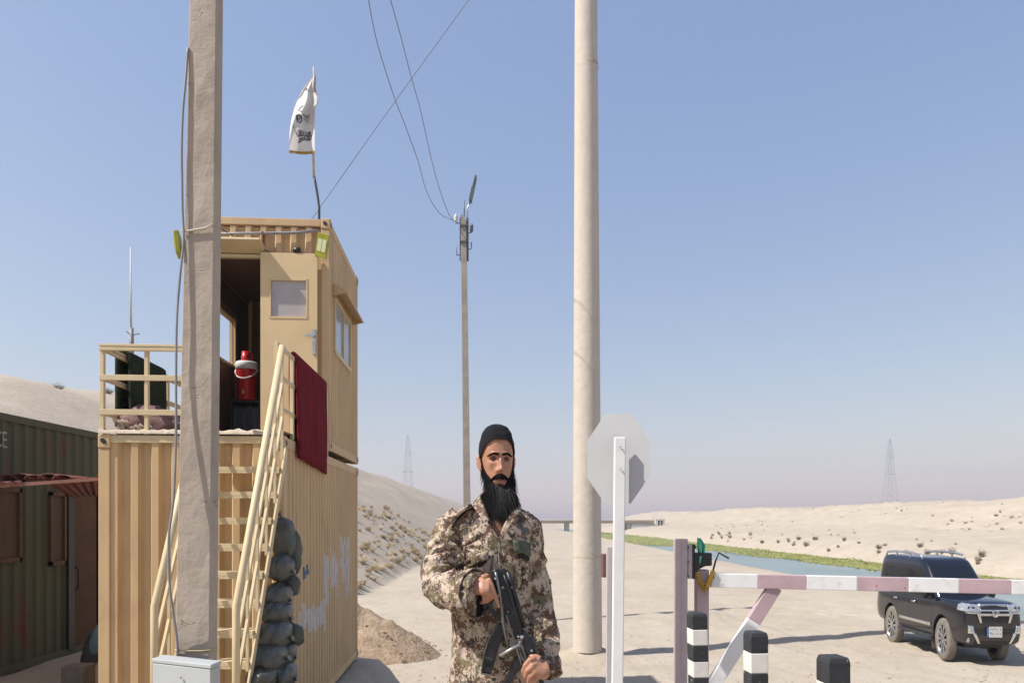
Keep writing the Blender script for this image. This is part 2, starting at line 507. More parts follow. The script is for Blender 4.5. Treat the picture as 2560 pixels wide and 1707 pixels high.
# ------------------------------------------------------------------ guard post: two tan containers, platform, stairs
TAN = mat("tan_paint", (0.55, 0.38, 0.20), rough=0.62, var=0.1, vs=1.2, bump=0.12, bs=14, stretch=(1, 1, 0.35),
          dirt=((0.46, 0.285, 0.16), 2.6, 0.50, 0.78), chips=((0.66, 0.55, 0.43), 5.0, 0.665, 0.70))
CREAM = mat("cream_paint", (0.58, 0.46, 0.275), rough=0.55, var=0.08, vs=3, bump=0.08, bs=25, chips=((0.42, 0.27, 0.15), 9, 0.73, 0.76))
DOORP = mat("door_paint", (0.62, 0.46, 0.25), rough=0.5, var=0.05, vs=1.5, bump=0.05, bs=12)
GREYP = mat("grey_overpaint", (0.56, 0.51, 0.47), rough=0.7, var=0.1, vs=6, bump=0.1)
BLUEP = mat("blue_scuff", (0.10, 0.16, 0.20), rough=0.7, var=0.2, vs=8, bump=0.1)
CEMENT = mat("cement_screed", (0.52, 0.43, 0.33), rough=0.95, var=0.25, vs=5, bump=0.7, bs=12, bd=0.04)
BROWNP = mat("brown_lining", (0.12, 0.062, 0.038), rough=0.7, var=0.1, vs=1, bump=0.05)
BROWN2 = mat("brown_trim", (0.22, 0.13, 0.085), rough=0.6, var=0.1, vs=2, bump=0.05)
GLASS = mat("window_glass", (0.34, 0.38, 0.42), rough=0.08, var=0.05, vs=1, bump=0, spec=0.9)
BLACKM = mat("black_plastic", (0.018, 0.018, 0.02), rough=0.45, var=0.2, vs=6, bump=0.05)
DARKG = mat("dark_grey_plastic", (0.035, 0.036, 0.04), rough=0.5, var=0.2, vs=6, bump=0.05)
STEEL = mat("steel", (0.5, 0.5, 0.5), rough=0.35, metal=0.9, var=0.1, vs=5, bump=0.03)
GALV = mat("grey_conduit", (0.24, 0.235, 0.24), rough=0.5, var=0.15, vs=5, bump=0.05)

CA = Vector((-3.072, 9.2, -1.28)); CR = math.radians(3.52)
c_r = Vector((math.cos(CR), math.sin(CR), 0)); c_d = Vector((-math.sin(CR), math.cos(CR), 0))
def cw(x, y, z): return CA + c_r * x + c_d * y + Vector((0, 0, z))     # container axes to world
CWID, CLEN, CHT = 2.42, 6.06, 4.2

def corr(b, u0, u1, z0, z1, period, depth, fn, paint=None, nz=1):
    n = max(1, round((u1 - u0) / period)); p = (u1 - u0) / n
    us = []
    for i in range(n):
        for t, d in ((0.0, 0), (0.33, 0), (0.5, 1), (0.83, 1)):
            us.append((u0 + (i + t) * p, d * depth))
    us.append((u1, 0))
    zz = [z0 + (z1 - z0) * k / nz for k in range(nz + 1)]
    for (ua, da), (ub, db) in zip(us, us[1:]):
        for za, zb in zip(zz, zz[1:]):
            mi = paint((ua + ub) / 2, (za + zb) / 2) if paint else 0
            b.add([fn(ua, da, za), fn(ub, db, za), fn(ub, db, zb), fn(ua, da, zb)], [(0, 1, 2, 3)], mi)

def container_shell(r, L0, L1, z0, z1, front=True, side_paint=None, side_hole=None):
    """corner posts, rails, corrugated walls in container axes (x to the right, y into depth)"""
    W = -CWID; pw = 0.15; rh = 0.15
    for x0, y0 in ((W, L0), (-pw, L0), (W, L1 - pw), (-pw, L1 - pw)):
        MB().box(x0, x0 + pw, y0, y0 + pw, z0 + 0.19, z1 - 0.19).build("corner_post", TAN, r, bevel=0.012)
        for za, zb in ((z0, z0 + 0.188), (z1 - 0.188, z1 + 0.006)):
            c = MB()
            c.box(x0 - 0.004, x0 + pw + 0.012, y0 - 0.012, y0 + pw + 0.004, za, zb)
            o = c.build("corner_casting", TAN, r, bevel=0.02)
            h = MB(); zc = (za + zb) / 2; xm = x0 + pw / 2
            h.tube([(xm, y0 - 0.02, zc), (xm, y0 + 0.05, zc)], [(0.03, 0.045)] * 2, 14)
            h.tube([(x0 + pw + 0.02, y0 + pw / 2, zc), (x0 + pw - 0.05, y0 + pw / 2, zc)], [(0.03, 0.045)] * 2, 14)
            h.build("casting_hole", BLACKM, o)
    for za, zb in ((z0 + 0.02, z0 + 0.02 + rh), (z1 - rh, z1 - 0.008)):
        MB().box(-0.07, -0.006, L0 + pw + .005, L1 - pw - .005, za, zb).build("side_rail", TAN, r, bevel=0.008)
        MB().box(W + 0.006, W + 0.07, L0 + pw + .005, L1 - pw - .005, za, zb).build("side_rail", TAN, r, bevel=0.008)
        MB().box(W + pw + .005, -pw - .005, L1 - 0.07, L1 - 0.006, za, zb).build("end_rail", TAN, r, bevel=0.008)
    return r

low = root("container", CA, "lower tan corrugated shipping container carrying the guard cabin", "container", rz=CR, local=True)
container_shell(low, 0, CLEN, 0, CHT)
MB().box(-CWID + 0.155, -0.155, 0.006, 0.08, CHT - 0.11, CHT - 0.008).build("end_rail", CREAM, low, bevel=0.008)
MB().box(-CWID + 0.155, -0.155, 0.006, 0.08, 0.02, 0.17).build("end_rail", TAN, low, bevel=0.008)
b = MB(); corr(b, -CWID + 0.15, -0.15, 0.17, CHT - 0.11, 0.262, 0.075, lambda u, d, z: (u, 0.022 + d, z))
b.build("front_wall", TAN, low)

def photo_of(y, z):     # where a point of the right side wall shows in the photograph
    w = cw(0, y, z); return CX + F * w.x / w.y, CY - F * (w.z - HC) / w.y
def side_paint(u, z):
    px, py = photo_of(u, z); X = (px - 600) * 3.432; Y = (py - 1250) * 3.432
    j = 14 * nse(u * 9, 2.2) ; k = 75 * nse(u * 31, 7.7)
    if nse(u * 60, z * 4.0, 2.0) < -.28: return 0
    if 515 < X < 745 and (905 - (X - 515) * 0.12 + k) < Y < (1120 - (X - 515) * 0.2 + k): return 1
    if 735 < X < 775 and 500 - k < Y < 900 + k: return 1
    if 782 < X < 852 and 450 + (X - 800) * 1.3 + k < Y < 690 + (X - 782) * 2.2 + k: return 1
    if 866 < X < 952 and 350 - (X - 866) * 0.6 + k < Y < 640 + (X - 866) * 1.6 + k * 2: return 1
    if 565 < X < 612 and 545 < Y < 640: return 2
    if 545 < X < 580 and 560 + (565 - X) * 4 < Y < 760 - (X - 545) * 4: return 2
    return 0
b = MB(); corr(b, 0.15, CLEN - 0.15, 0.17, CHT - 0.15, 0.215, 0.036, lambda u, d, z: (-0.012 - d, u, z), side_paint, 150)
b.build("side_wall", [TAN, GREYP, BLUEP], low)
b = MB(); corr(b, 0.15, CLEN - 0.15, 0.17, CHT - 0.15, 0.28, 0.036, lambda u, d, z: (-CWID + 0.012 + d, u, z)); b.build("side_wall", TAN, low)
MB().box(-CWID + 0.15, -0.15, CLEN - 0.05, CLEN - 0.03, 0.17, CHT - 0.15).build("rear_wall", TAN, low)
# cement screed on the roof that forms the platform, with a ragged lip
b = MB(); rows = []
rn = random.Random(4)
for j in range(40):
    x = -CWID + 0.01 + (CWID - 0.02) * j / 39
    lip = 0.02 * nse(x * 7, 1) ; hh = 0.075 + 0.045 * nse(x * 9, 3) + 0.03 * nse(x * 31, 5)
    rows.append([(x, -0.018 + lip, CHT + 0.007), (x, -0.012 + lip, CHT + hh * 0.75), (x, 0.09, CHT + hh)] +
                [(x, 0.3 + 0.34 * k, CHT + 0.075 + 0.02 * nse(x * 4, k * 2.0)) for k in range(9)])
b.grid(rows, smooth_=True); b.build("cement_platform", CEMENT, low)
# ---- stone and earth that carries the container
# upper cabin
UP0 = 3.0; UZ0 = CHT + 0.09; UZ1 = 8.43
cab = root("guard_cabin", CA, "upper tan container cabin with open door, awning and side window", "cabin", rz=CR, local=True)
container_shell(cab, UP0, CLEN, UZ0, UZ1)
DX0, DX1 = -2.2, -1.19          # door opening
DZ1 = UZ0 + 3.42
fy = UP0 + 0.02
b = MB(); corr(b, -CWID + 0.15, -0.15, DZ1 + 0.1, UZ1 - 0.15, 0.262, 0.06, lambda u, d, z: (u, fy + d, z)); b.build("front_wall", TAN, cab)
b = MB(); b.box(DX1 + 0.06, -0.15, fy + 0.005, fy + 0.04, UZ0 + 0.17, DZ1 + 0.098); b.box(-CWID + 0.15, DX0 - 0.06, fy + 0.005, fy + 0.04, UZ0 + 0.17, DZ1 + 0.098); b.build("front_panel", TAN, cab)
MB().box(-CWID + 0.155, -0.155, UP0 + 0.006, UP0 + 0.08, UZ1 - 0.14, UZ1 - 0.008).build("end_rail", TAN, cab, bevel=0.01)
b = MB(); b.box(DX0 - 0.06, DX0, fy - 0.03, fy + 0.08, UZ0 + 0.1, DZ1 + 0.06); b.box(DX1, DX1 + 0.06, fy - 0.012, fy + 0.08, UZ0 + 0.1, DZ1 + 0.06)
b.box(DX0 + .002, DX1 - .002, fy - 0.01, fy + 0.078, DZ1, DZ1 + 0.06); b.build("door_frame", CREAM, cab, bevel=0.006)
MB().box(-CWID + 0.155, -0.155, UP0 - 0.05, UP0 + 0.12, UZ0 - 0.01, UZ0 + 0.11).build("door_sill", CREAM, cab, bevel=0.01)
# awning over the door
aw = MB(); aw.prism([(DX0 - 0.1, fy - 0.002, DZ1 + 0.20), (DX0 - 0.1, fy - 0.33, DZ1 + 0.23), (DX0 - 0.1, fy - 0.34, DZ1 + 0.185), (DX0 - 0.1, fy - 0.002, DZ1 + 0.07)], (DX1 - DX0 + 0.16, 0, 0))
aw.build("awning", CREAM, cab, bevel=0.012)
# door leaf folded right back against the wall
door = MB()
lx0, lx1, lz0, lz1 = DX1 + 0.005, -0.20, UZ0 + 0.13, DZ1 + 0.06
wx0, wx1 = lx0 + 0.17, lx1 - 0.18; wz0, wz1 = lz1 - 1.14, lz1 - 0.47
ya, yb = fy - 0.11, fy - 0.055
door.box(lx0, wx0, ya, yb, lz0, lz1); door.box(wx1, lx1, ya, yb, lz0, lz1); door.box(wx0, wx1, ya, yb, lz0, wz0); door.box(wx0, wx1, ya, yb, wz1, lz1)
dr = door.build("door", DOORP, cab)
MB().box(wx0 + .01, wx1 - .01, ya + 0.03, ya + 0.04, wz0 + .01, wz1 - .01).build("pane", mat("door_glass", (0.40, 0.35, 0.33), rough=0.12, var=0.1, vs=3, bump=0.02, spec=0.7), dr)
f = MB()
for (a, c, d, e) in ((wx0 - .012, wx0 + .012, wz0, wz1), (wx1 - .012, wx1 + .012, wz0, wz1), (wx0 - .012, wx1 + .012, wz0 - .016, wz0 + .016), (wx0 - .012, wx1 + .012, wz1 - .016, wz1 + .016)):
    f.box(a, c, ya - .008, ya + .028, d, e)
f.build("pane_bead", DOORP, dr)
c = MB()
for k in range(4): c.box(wx0 + .06 + .105 * k, wx0 + .10 + .105 * k, ya + .042, ya + .05, wz0 + .01, wz1 - .01)
c.build("curtain_fold", mat("curtain", (0.30, 0.26, 0.25), rough=0.9), dr)
h = MB(); hx = lx1 - 0.05; hz = (lz0 + lz1) / 2 + 0.15
h.box(hx - .028, hx + .028, ya - .018, ya - .001, hz - .26, hz + .18); h.bar((hx, ya - .06, hz + .06), (hx - .15, ya - .06, hz + .06), .022, .035); h.tube([(hx, ya - .01, hz + .06), (hx, ya - .07, hz + .06)], .016)
h.tube([(hx, ya - .02, hz - .16), (hx, ya - .026, hz - .16)], .02, 10)
h.build("handle", STEEL, dr)
# right side wall with window
sw0, sw1 = 3.46, 5.15; sz0, sz1 = 6.17, 7.17
b = MB(); fn = lambda u, d, z: (-0.012 - d, u, z)
corr(b, UP0 + .15, sw0, UZ0 + .17, UZ1 - .15, .16, .036, fn); corr(b, sw1, CLEN - .15, UZ0 + .17, UZ1 - .15, .19, .036, fn)
corr(b, sw0, sw1, UZ0 + .17, sz0, .21, .036, fn); corr(b, sw0, sw1, sz1, UZ1 - .15, .21, .036, fn)
b.build("side_wall", TAN, cab)
w = MB()
for y0, y1, z0, z1 in ((sw0 - .03, sw0 + .04, sz0, sz1), (sw1 - .04, sw1 + .03, sz0, sz1), (sw0 + .041, sw1 - .041, sz0 - .03, sz0 + .05), (sw0 + .041, sw1 - .041, sz1 - .05, sz1 + .03), ((sw0 + sw1) / 2 - .02, (sw0 + sw1) / 2 + .02, sz0 + .051, sz1 - .051)):
    w.box(-.06, .018, y0, y1, z0, z1)
wn_ = w.build("window", CREAM, cab)
for y0, y1 in ((sw0 + .04, (sw0 + sw1) / 2 - .02), ((sw0 + sw1) / 2 + .02, sw1 - .04)):
    MB().box(-.02, -.012, y0, y1, sz0 + .05, sz1 - .05).build("pane", GLASS, wn_)
hd = MB(); hd.prism([(0.0, sw0 - .12, sz1 + .22), (.25, sw0 - .12, sz1 + .08), (.25, sw0 - .12, sz1 + .035), (0.0, sw0 - .12, sz1 + .17)], (0, sw1 - sw0 + .24, 0))
hd.prism([(0.0, sw0 - .125, sz1 + .2), (.24, sw0 - .125, sz1 + .06), (0, sw0 - .125, sz1 + .0)], (0, -.012, 0))
hd.prism([(0.0, sw1 + .125, sz1 + .2), (.24, sw1 + .125, sz1 + .06), (0, sw1 + .125, sz1 + .0)], (0, .012, 0))
hd.build("window_hood", TAN, cab)
# other walls, roof, brown lining
lw0, lw1, lz_0, lz_1 = 4.0, 4.95, 6.2, 7.12
b = MB(); fn = lambda u, d, z: (-CWID + 0.012 + d, u, z)
corr(b, UP0 + .15, lw0, UZ0 + .17, UZ1 - .15, .2, .036, fn); corr(b, lw1, CLEN - .15, UZ0 + .17, UZ1 - .15, .2, .036, fn); corr(b, lw0, lw1, UZ0 + .17, lz_0, .2, .036, fn); corr(b, lw0, lw1, lz_1, UZ1 - .15, .2, .036, fn)
b.build("side_wall", TAN, cab)
MB().box(-CWID + .15, -.15, CLEN - .05, CLEN - .03, UZ0 + .17, UZ1 - .15).build("rear_wall", TAN, cab)
MB().box(-CWID + .075, -.075, UP0 + .085, CLEN - .075, UZ1 - .06, UZ1 - .02).build("roof", TAN, cab)
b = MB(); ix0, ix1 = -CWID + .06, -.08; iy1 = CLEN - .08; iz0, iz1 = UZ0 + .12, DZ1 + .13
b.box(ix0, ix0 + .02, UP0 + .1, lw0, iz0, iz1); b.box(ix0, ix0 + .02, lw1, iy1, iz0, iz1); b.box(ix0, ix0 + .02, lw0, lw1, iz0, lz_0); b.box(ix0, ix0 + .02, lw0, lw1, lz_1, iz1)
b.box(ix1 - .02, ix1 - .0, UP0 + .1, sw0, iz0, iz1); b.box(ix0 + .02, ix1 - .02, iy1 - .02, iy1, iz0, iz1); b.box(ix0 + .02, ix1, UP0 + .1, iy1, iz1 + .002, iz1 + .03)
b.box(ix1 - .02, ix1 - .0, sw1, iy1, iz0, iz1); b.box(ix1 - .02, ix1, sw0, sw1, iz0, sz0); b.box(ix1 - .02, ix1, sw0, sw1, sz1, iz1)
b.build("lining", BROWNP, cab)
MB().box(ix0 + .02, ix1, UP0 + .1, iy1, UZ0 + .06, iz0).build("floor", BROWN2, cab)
b = MB(); b.box(ix0 + .021, ix0 + .05, UP0 + .2, iy1 - .03, iz1 - .08, iz1 - .01); b.box(ix0 + .06, ix1 - .05, iy1 - .05, iy1 - .021, iz1 - .08, iz1 - .012)
b.box(ix0 + .021, ix0 + .05, UP0 + .2, 5.1, iz1 - .62, iz1 - .55); b.box(ix0 + .021, ix0 + .05, 5.03, 5.1, iz0, iz1 - .62)
b.build("lining_trim", BROWN2, cab)
w = MB()
for y0, y1, z0, z1 in ((lw0 - .05, lw0, lz_0 - .05, lz_1 + .05), (lw1, lw1 + .05, lz_0 - .05, lz_1 + .05), (lw0, lw1, lz_0 - .05, lz_0), (lw0, lw1, lz_1, lz_1 + .05)):
    w.box(-CWID + .0, -CWID + .12, y0, y1, z0, z1)
w.build("window_frame", TAN, cab)
# conduit across the front with clips, cable sagging from it
cz0 = UZ1 - .26
b = MB(); b.tube([(-CWID + .1, UP0 - .04, cz0 - .09), (-1.5, UP0 - .045, cz0 - .06), (-.55, UP0 - .04, cz0 - .02), (-.2, UP0 - .04, cz0 + .03)], .026, 8); b.build("conduit", GALV, cab)
for x in (-2.0, -1.16): MB().box(x - .014, x + .014, UP0 - .07, UP0 + .02, cz0 - .26, cz0 - .02).build("conduit_clip", mat("rusty_clip", (.16, .07, .04), rough=.8), cab)
b = MB(); pts = []
for k in range(13):
    t = k / 12; pts.append((-2.1 + 1.5 * t, UP0 - .06, cz0 + .16 - .62 * t - .12 * math.sin(math.pi * t)))
b.tube(pts, .008, 5); b.tube([(-.62, UP0 - .06, DZ1 + .12), (-.5, UP0 - .06, DZ1 + .12)], .05, 10); b.build("cable", BLACKM, cab)

# ---- stairs
stx0, stx1 = -3.90, -3.03
stairs = root("stairs", (-3.46, 7.3, -1.3), "steep cream steel stairs with tube handrails in front of the tan container", "stairs")
zt = [2.48 - 0.332 * i for i in range(12)]; yt = [9.03 - 0.151 * i for i in range(12)]
tm = MB(); tm.box(-.425, .425, -.12, .12, -.052, 0).prism([(-.425, -.118, -.0525), (-.425, -.118, -.085), (-.425, -.112, -.085), (-.425, -.112, -.0525)], (.85, 0, 0))
tmesh = tm.mesh("tread", [CREAM])
for z, y in zip(zt, yt): piece("tread", tmesh, stairs, ((stx0 + stx1) / 2, y, z), (0, 0, random.uniform(-.01, .01)))
for x in (stx0 - .012, stx1 + .012):
    s = MB(); s.bar((x, 9.12, 2.72), (x, 7.3, -1.28), .022, .09, up=(0, -1, .4)); s.build("stringer", CREAM, stairs)
    hr = MB(); top = Vector((x, 8.97, 4.06)); bot = Vector((x, 7.47, .84))
    hr.tube([top, bot, (x, 7.46, -1.2)], .042, 10)
    if x > -3.3: pass
    hr.build("handrail", CREAM, stairs)
    for off in (.44, .88):
        m = MB(); m.bar(top + Vector((0, .02, -off)), bot + Vector((0, 0, -off)), .03, .045, up=(0, -1, .4)); m.build("middle_rail", CREAM, stairs)
    for t in (0.02, .2, .4, .6, .8):
        q = top.lerp(bot, t); p = MB(); p.bar(q + Vector((0, .02, -.03)), q + Vector((0, .02, -1.42)), .032, .03, up=(0, 1, 0)); p.build("baluster", CREAM, stairs)

# ---- platform railings
PZ = CA.z + CHT + .06
def railing(pts_list, name, label, posts):
    r = root(name, cw(*posts[0], CHT), label, "railing")
    for z, hh in ((PZ + 1.1, .07), (PZ + .70, .075), (PZ + .24, .075)):
        for a, c in pts_list:
            A = cw(a[0], a[1], 0); C = cw(c[0], c[1], 0); A.z = C.z = z
            m = MB()
            if z > PZ + 1: m.bar(A + Vector((0, 0, .028)), C + Vector((0, 0, .028)), .05, .035).bar(A - Vector((0, 0, .02)), C - Vector((0, 0, .02)), .045, .045)
            else: m.bar(A, C, .022, hh)
            m.build("rail", CREAM, r, bevel=.004)
    for x, y in posts:
        A = cw(x, y, 0); A.z = PZ - .06; m = MB(); m.bar(A, A + Vector((0, 0, 1.15)), .05, .05, up=(0, 1, 0)); m.build("post", CREAM, r, bevel=.004)
    return r
railing([((-2.42, .04), (-1.1, .04)), ((-2.40, .07), (-2.40, 2.95))], "railing", "cream railing at the left corner of the platform, green blanket over it",
        [(-2.39, .06), (-1.82, .065), (-1.22, .065), (-2.385, 1.02), (-2.385, 2.0), (-2.385, 2.9)])
rr = root("railing", cw(-.03, 0, CHT), "cream railing on the stair side of the platform, red rug over it", "railing")
for z in (PZ + 1.12, PZ + .72, PZ + .3):
    A = cw(-.035, -.23, 0); C = cw(-.035, 2.9, 0); A.z = C.z = z
    MB().bar(A, C, .04, .05).build("rail", CREAM, rr, bevel=.004)
for y in (-.22, .55, 2.9):
    A = cw(-.035, y, 0); A.z = PZ - .06; MB().bar(A, A + Vector((0, 0, 1.2)), .05, .05, up=(0, 1, 0)).build("post", CREAM, rr, bevel=.004)

# ---- rug, blanket, bundle
def weave(name, c, scale=60):
    m = bpy.data.materials.new(name); m.use_nodes = True; nt = NT(m); p = nt.n["Principled BSDF"]
    tc = nt.new("ShaderNodeTexCoord").outputs['Object']
    w = nt.new("ShaderNodeTexWave", wave_type='BANDS', bands_direction='Z', inp={'Scale': scale, 'Distortion': 1.5, 'Detail': 2, 'Detail Scale': 3}); nt.link(tc, w.inputs[0])
    n = nt.new("ShaderNodeTexNoise", inp={'Scale': 4, 'Detail': 5}); nt.link(tc, n.inputs[0])
    col = ramp(nt, n.outputs['Fac'], [(.3, tuple(x * .75 for x in c)), (.7, tuple(min(1, x * 1.2) for x in c))])
    col = mixc(nt, ramp(nt, w.outputs['Fac'], [(0, .3), (.6, 0)]), col, tuple(x * .45 for x in c))
    nt.link(col, p.inputs['Base Color']); p.inputs['Roughness'].default_value = .95; p.inputs['Specular IOR Level'].default_value = .1
    b_ = nt.new("ShaderNodeBump", inp={'Strength': .5, 'Distance': .01}); nt.link(w.outputs['Fac'], b_.inputs['Height']); nt.link(b_.outputs[0], p.inputs['Normal'])
    return m
def drape(name, m, y0, y1, zt_, zout, zin, x_c, side, thick, label, cat, seed, wave=.02, gap=.05):
    """cloth hung over a side rail: from the inner hem over the rail to the outer hem, in container axes"""
    prof = []
    for k in range(12): prof.append(('i', k / 11))
    for k in range(1, 6): prof.append(('t', k / 6))
    for k in range(16): prof.append(('o', k / 15))
    rows = []
    ny = 30
    for j in range(ny + 1):
        t = j / ny; row = []
        y = lerp(y0, y1, t)
        for kind, s in prof:
            wv = wave * nse(y * 2.6, seed, s * .7) + .4 * wave * nse(y * 9, seed + 2, s * 2)
            yy = y
            if kind == 'i': zz = lerp(zin, zt_, s); xx = x_c - side * (gap + wv * (1 - s))
            elif kind == 't': zz = zt_ + .05 * math.sin(math.pi * s); xx = x_c + side * lerp(-gap, gap, s)
            else:
                hem = zout + .1 * (t - .5) * -1 + .05 * nse(y * 5, seed + 7)
                zz = lerp(zt_, hem, s); xx = x_c + side * (gap + .02 * s + wv * s * 1.6); yy = y + .04 * s * (t - .3)
            row.append(cw(xx, yy, zz - CA.z))
        rows.append(row)
    b = MB(); b.grid(rows)
    o = b.build(name, m); tag(o, label, cat)
    s = o.modifiers.new("thickness", 'SOLIDIFY'); s.thickness = thick; s.offset = 0
    return o
drape("rug", weave("red_rug", (.19, .012, .022), 55), .62, 2.62, PZ + 1.16, 2.62, 3.0, -.035, 1, .03, "dark red woven rug hanging over the platform railing", "rug", 3, .03, .05)
drape("blanket", weave("green_blanket", (.026, .036, .02), 9), .62, 1.72, PZ + 1.14, PZ - .02, PZ + .12, -2.40, 1, .05, "dark green folded blanket draped over the corner railing", "blanket", 9, .02, .09)
b = MB(); rows = []
for i in range(15):
    t = i / 14; row = []
    for j in range(30):
        a = 2 * math.pi * j / 30; rr_ = math.sin(math.pi * min(.999, t * .5 + .5)) if False else math.cos(t * math.pi / 2) ** .6
        x = .52 * rr_ * math.cos(a); y = .28 * rr_ * math.sin(a); z = .36 * math.sin(t * math.pi / 2)
        f = 1 + .35 * nse(x * 5 + 3, y * 6, z * 7) + .2 * abs(nse(x * 13, y * 13, z * 13))
        row.append(cw(-1.97 + x * f, .62 + y * f, CHT + .05 + z * f))
    rows.append(row)
b.grid(rows, wrap=True); o = b.build("clothes_bundle", mat("mauve_cloth", (.17, .095, .09), rough=.95, var=.35, vs=7, bump=.6, bs=14, bd=.03)); tag(o, "crumpled mauve cloth bundle on the platform under the green blanket", "cloth")
# rubble at the platform corner
b = MB(); rn = random.Random(8)
for i in range(60):
    x = -2.3 + rn.random() * .5; y = .12 + rn.random() * .5; s = rn.uniform(.02, .07)
    p = cw(x, y, CHT + .07 + rn.random() * .16 * max(0, 1 - (x + 2.3) * 1.6))
    b.add([(p.x + d[0] * s * rn.uniform(.6, 1.2), p.y + d[1] * s, p.z + d[2] * s * rn.uniform(.5, 1)) for d in ((1, 0, 0), (-1, 0, 0), (0, 1, 0), (0, -1, 0), (0, 0, 1), (0, 0, -1))],
          [(0, 2, 4), (2, 1, 4), (1, 3, 4), (3, 0, 4), (2, 0, 5), (1, 2, 5), (3, 1, 5), (0, 3, 5)])
o = b.build("rubble", CEMENT); tag(o, "crumbled cement at the corner of the platform", kind="stuff")

# ---- inside the cabin: stand, boxes, cooler with cup
def inside(x, y, z): return cw(x, y, z)
def on_axes(name, x, y, z, label, cat): return root(name, cw(x, y, z), label, cat, rz=CR, local=True)
fl = iz0
s = on_axes("steel_stand", -1.92, 4.6, fl, "dark steel stand inside the cabin under the red cooler", "stand")
for x in (-.28, .28):
    for y in (-.2, .2): MB().box(x - .02, x + .02, y - .02, y + .02, 0, .96).build("leg", BLACKM, s)
MB().box(-.32, .32, -.24, .24, .962, 1.0).build("top", BLACKM, s)
MB().box(-.32, .32, -.24, .24, .22, .25).build("shelf", BLACKM, s)
t = on_axes("equipment_case", -1.88, 4.5, fl + .252, "dark grey ribbed case on the lower shelf of the steel stand", "case")
m = MB(); m.box(-.26, .26, -.2, .2, 0, .6); m.build("body", DARKG, t, bevel=.02)
for x in (-.2, -.02, .16): MB().box(x - .03, x + .03, -.212, -.2, .05, .55).build("rib", mat("case_rib", (.06, .06, .065), rough=.5), t)
t = on_axes("battery_box", -1.42, 4.75, fl, "black battery box on the cabin floor beside the stand", "box")
MB().box(-.2, .2, -.2, .2, 0, .78).build("body", BLACKM, t, bevel=.02); MB().box(-.21, .21, -.21, .21, .79, .84).build("lid", DARKG, t, bevel=.01)
t = on_axes("coiled_wires", -1.45, 4.72, fl + .84, "tangle of black and yellow wires on the battery box", "wires")
m = MB(); rn = random.Random(2)
for k in range(7):
    pts = [(rn.uniform(-.16, .16), rn.uniform(-.12, .12), rn.uniform(0.02, .22)) for _ in range(6)]; m.tube(pts, .014, 5, mi=k % 3 == 0)
m.build("coil", [BLACKM, mat("yellow_wire", (.5, .33, .06), rough=.6)], t)
RED = mat("red_plastic", (.42, .012, .015), rough=.35, var=.08, vs=3, bump=.02); WHITE = mat("white_plastic", (.66, .64, .62), rough=.4, var=.05, vs=3, bump=.02)
c = on_axes("water_cooler", -1.9, 4.42, fl + 1.0, "red plastic water cooler with white lid inside the cabin", "cooler")
def lathe(prof, n=28, sx=1, sy=1):
    m = MB(); m.grid([[(r * math.cos(2 * math.pi * j / n) * sx, r * math.sin(2 * math.pi * j / n) * sy, z) for j in range(n)] for r, z in prof], wrap=True); return m
lathe([(.0, 0), (.165, 0), (.175, .02), (.185, .5), (.2, .53), (.2, .60)]).build("body", RED, c)
lathe([(.2, .60), (.215, .605), (.215, .72), (.2, .75), (.0, .76)]).build("lid", WHITE, c)
m = MB(); m.tube([(.21 * math.cos(a), -.02 - .2 * abs(math.sin(a)) , .60 - .2 * math.sin(a)) for a in [math.pi * k / 14 for k in range(15)]], .014, 6); m.build("handle", WHITE, c)
m = MB(); m.box(-.022, .022, -.23, -.18, .1, .15); m.tube([(0, -.22, .14), (0, -.23, .2)], .016, 8); m.build("tap", mat("yellow_tap", (.55, .3, .05), rough=.4), c)
c2 = on_axes("cup", -1.92, 4.42, fl + 1.765, "bright red plastic cup upside down on the cooler lid", "cup")
lathe([(.085, 0), (.09, .02), (.075, .2), (.0, .205)], 20).build("wall", RED, c2)
m = MB(); m.tube([(.08, 0, .05), (.13, 0, .06), (.13, 0, .16), (.075, 0, .17)], .011, 6); m.build("handle", RED, c2)
t = on_axes("wall_radio", -1.62, 5.86, fl + 1.9, "white and black radio unit on the rear wall inside the cabin", "radio")
MB().box(-.16, -.04, -.12, .1, 0, .75).build("body", BLACKM, t, bevel=.01); MB().box(-.03, .1, -.1, .1, .1, .72).build("panel", WHITE, t, bevel=.01)
MB().box(-.1, .06, -.12, .1, -.75, -.05).build("rack", DARKG, t, bevel=.01)
# ------------------------------------------------------------------ green container on the left
GREENC = mat("green_rust_paint", (0.060, 0.072, 0.050), rough=0.7, var=0.2, vs=1.0, bump=0.15, bs=10, stretch=(1, 1, .3),
             dirt=((0.115, 0.038, 0.03), 2.6, 0.54, 0.70), chips=((0.28, 0.23, 0.17), 7, 0.72, 0.75))
RUST = mat("rusty_frame", (0.10, 0.058, 0.038), rough=0.8, var=0.3, vs=8, bump=0.2)
BOARD = mat("weathered_board", (0.085, 0.062, 0.05), rough=0.85, var=0.25, vs=3, bump=0.2, stretch=(1, 1, .3))
DOORB = mat("brown_door", (0.085, 0.05, 0.032), rough=0.8, var=0.3, vs=2, bump=0.15)
GXW = -8.6; GZ0, GZ1 = -0.85, 3.59; GY0, GY1 = 7.6, 16.2
gc = root("container", (GXW, GY0, GZ0), "dark green rusty container with boarded windows at the far left", "container")
fnw = lambda u, d, z: (GXW - .03 - d, u, z)
b = MB(); corr(b, GY0 + .12, 13.22, GZ0 + .14, GZ1 - .13, .27, .035, fnw); b.build("front_wall", GREENC, gc)
b = MB(); corr(b, 14.36, GY1 - .12, GZ0 + .14, GZ1 - .13, .27, .035, fnw); corr(b, 13.22, 14.36, 2.35, GZ1 - .13, .27, .035, fnw); b.build("front_wall", GREENC, gc)
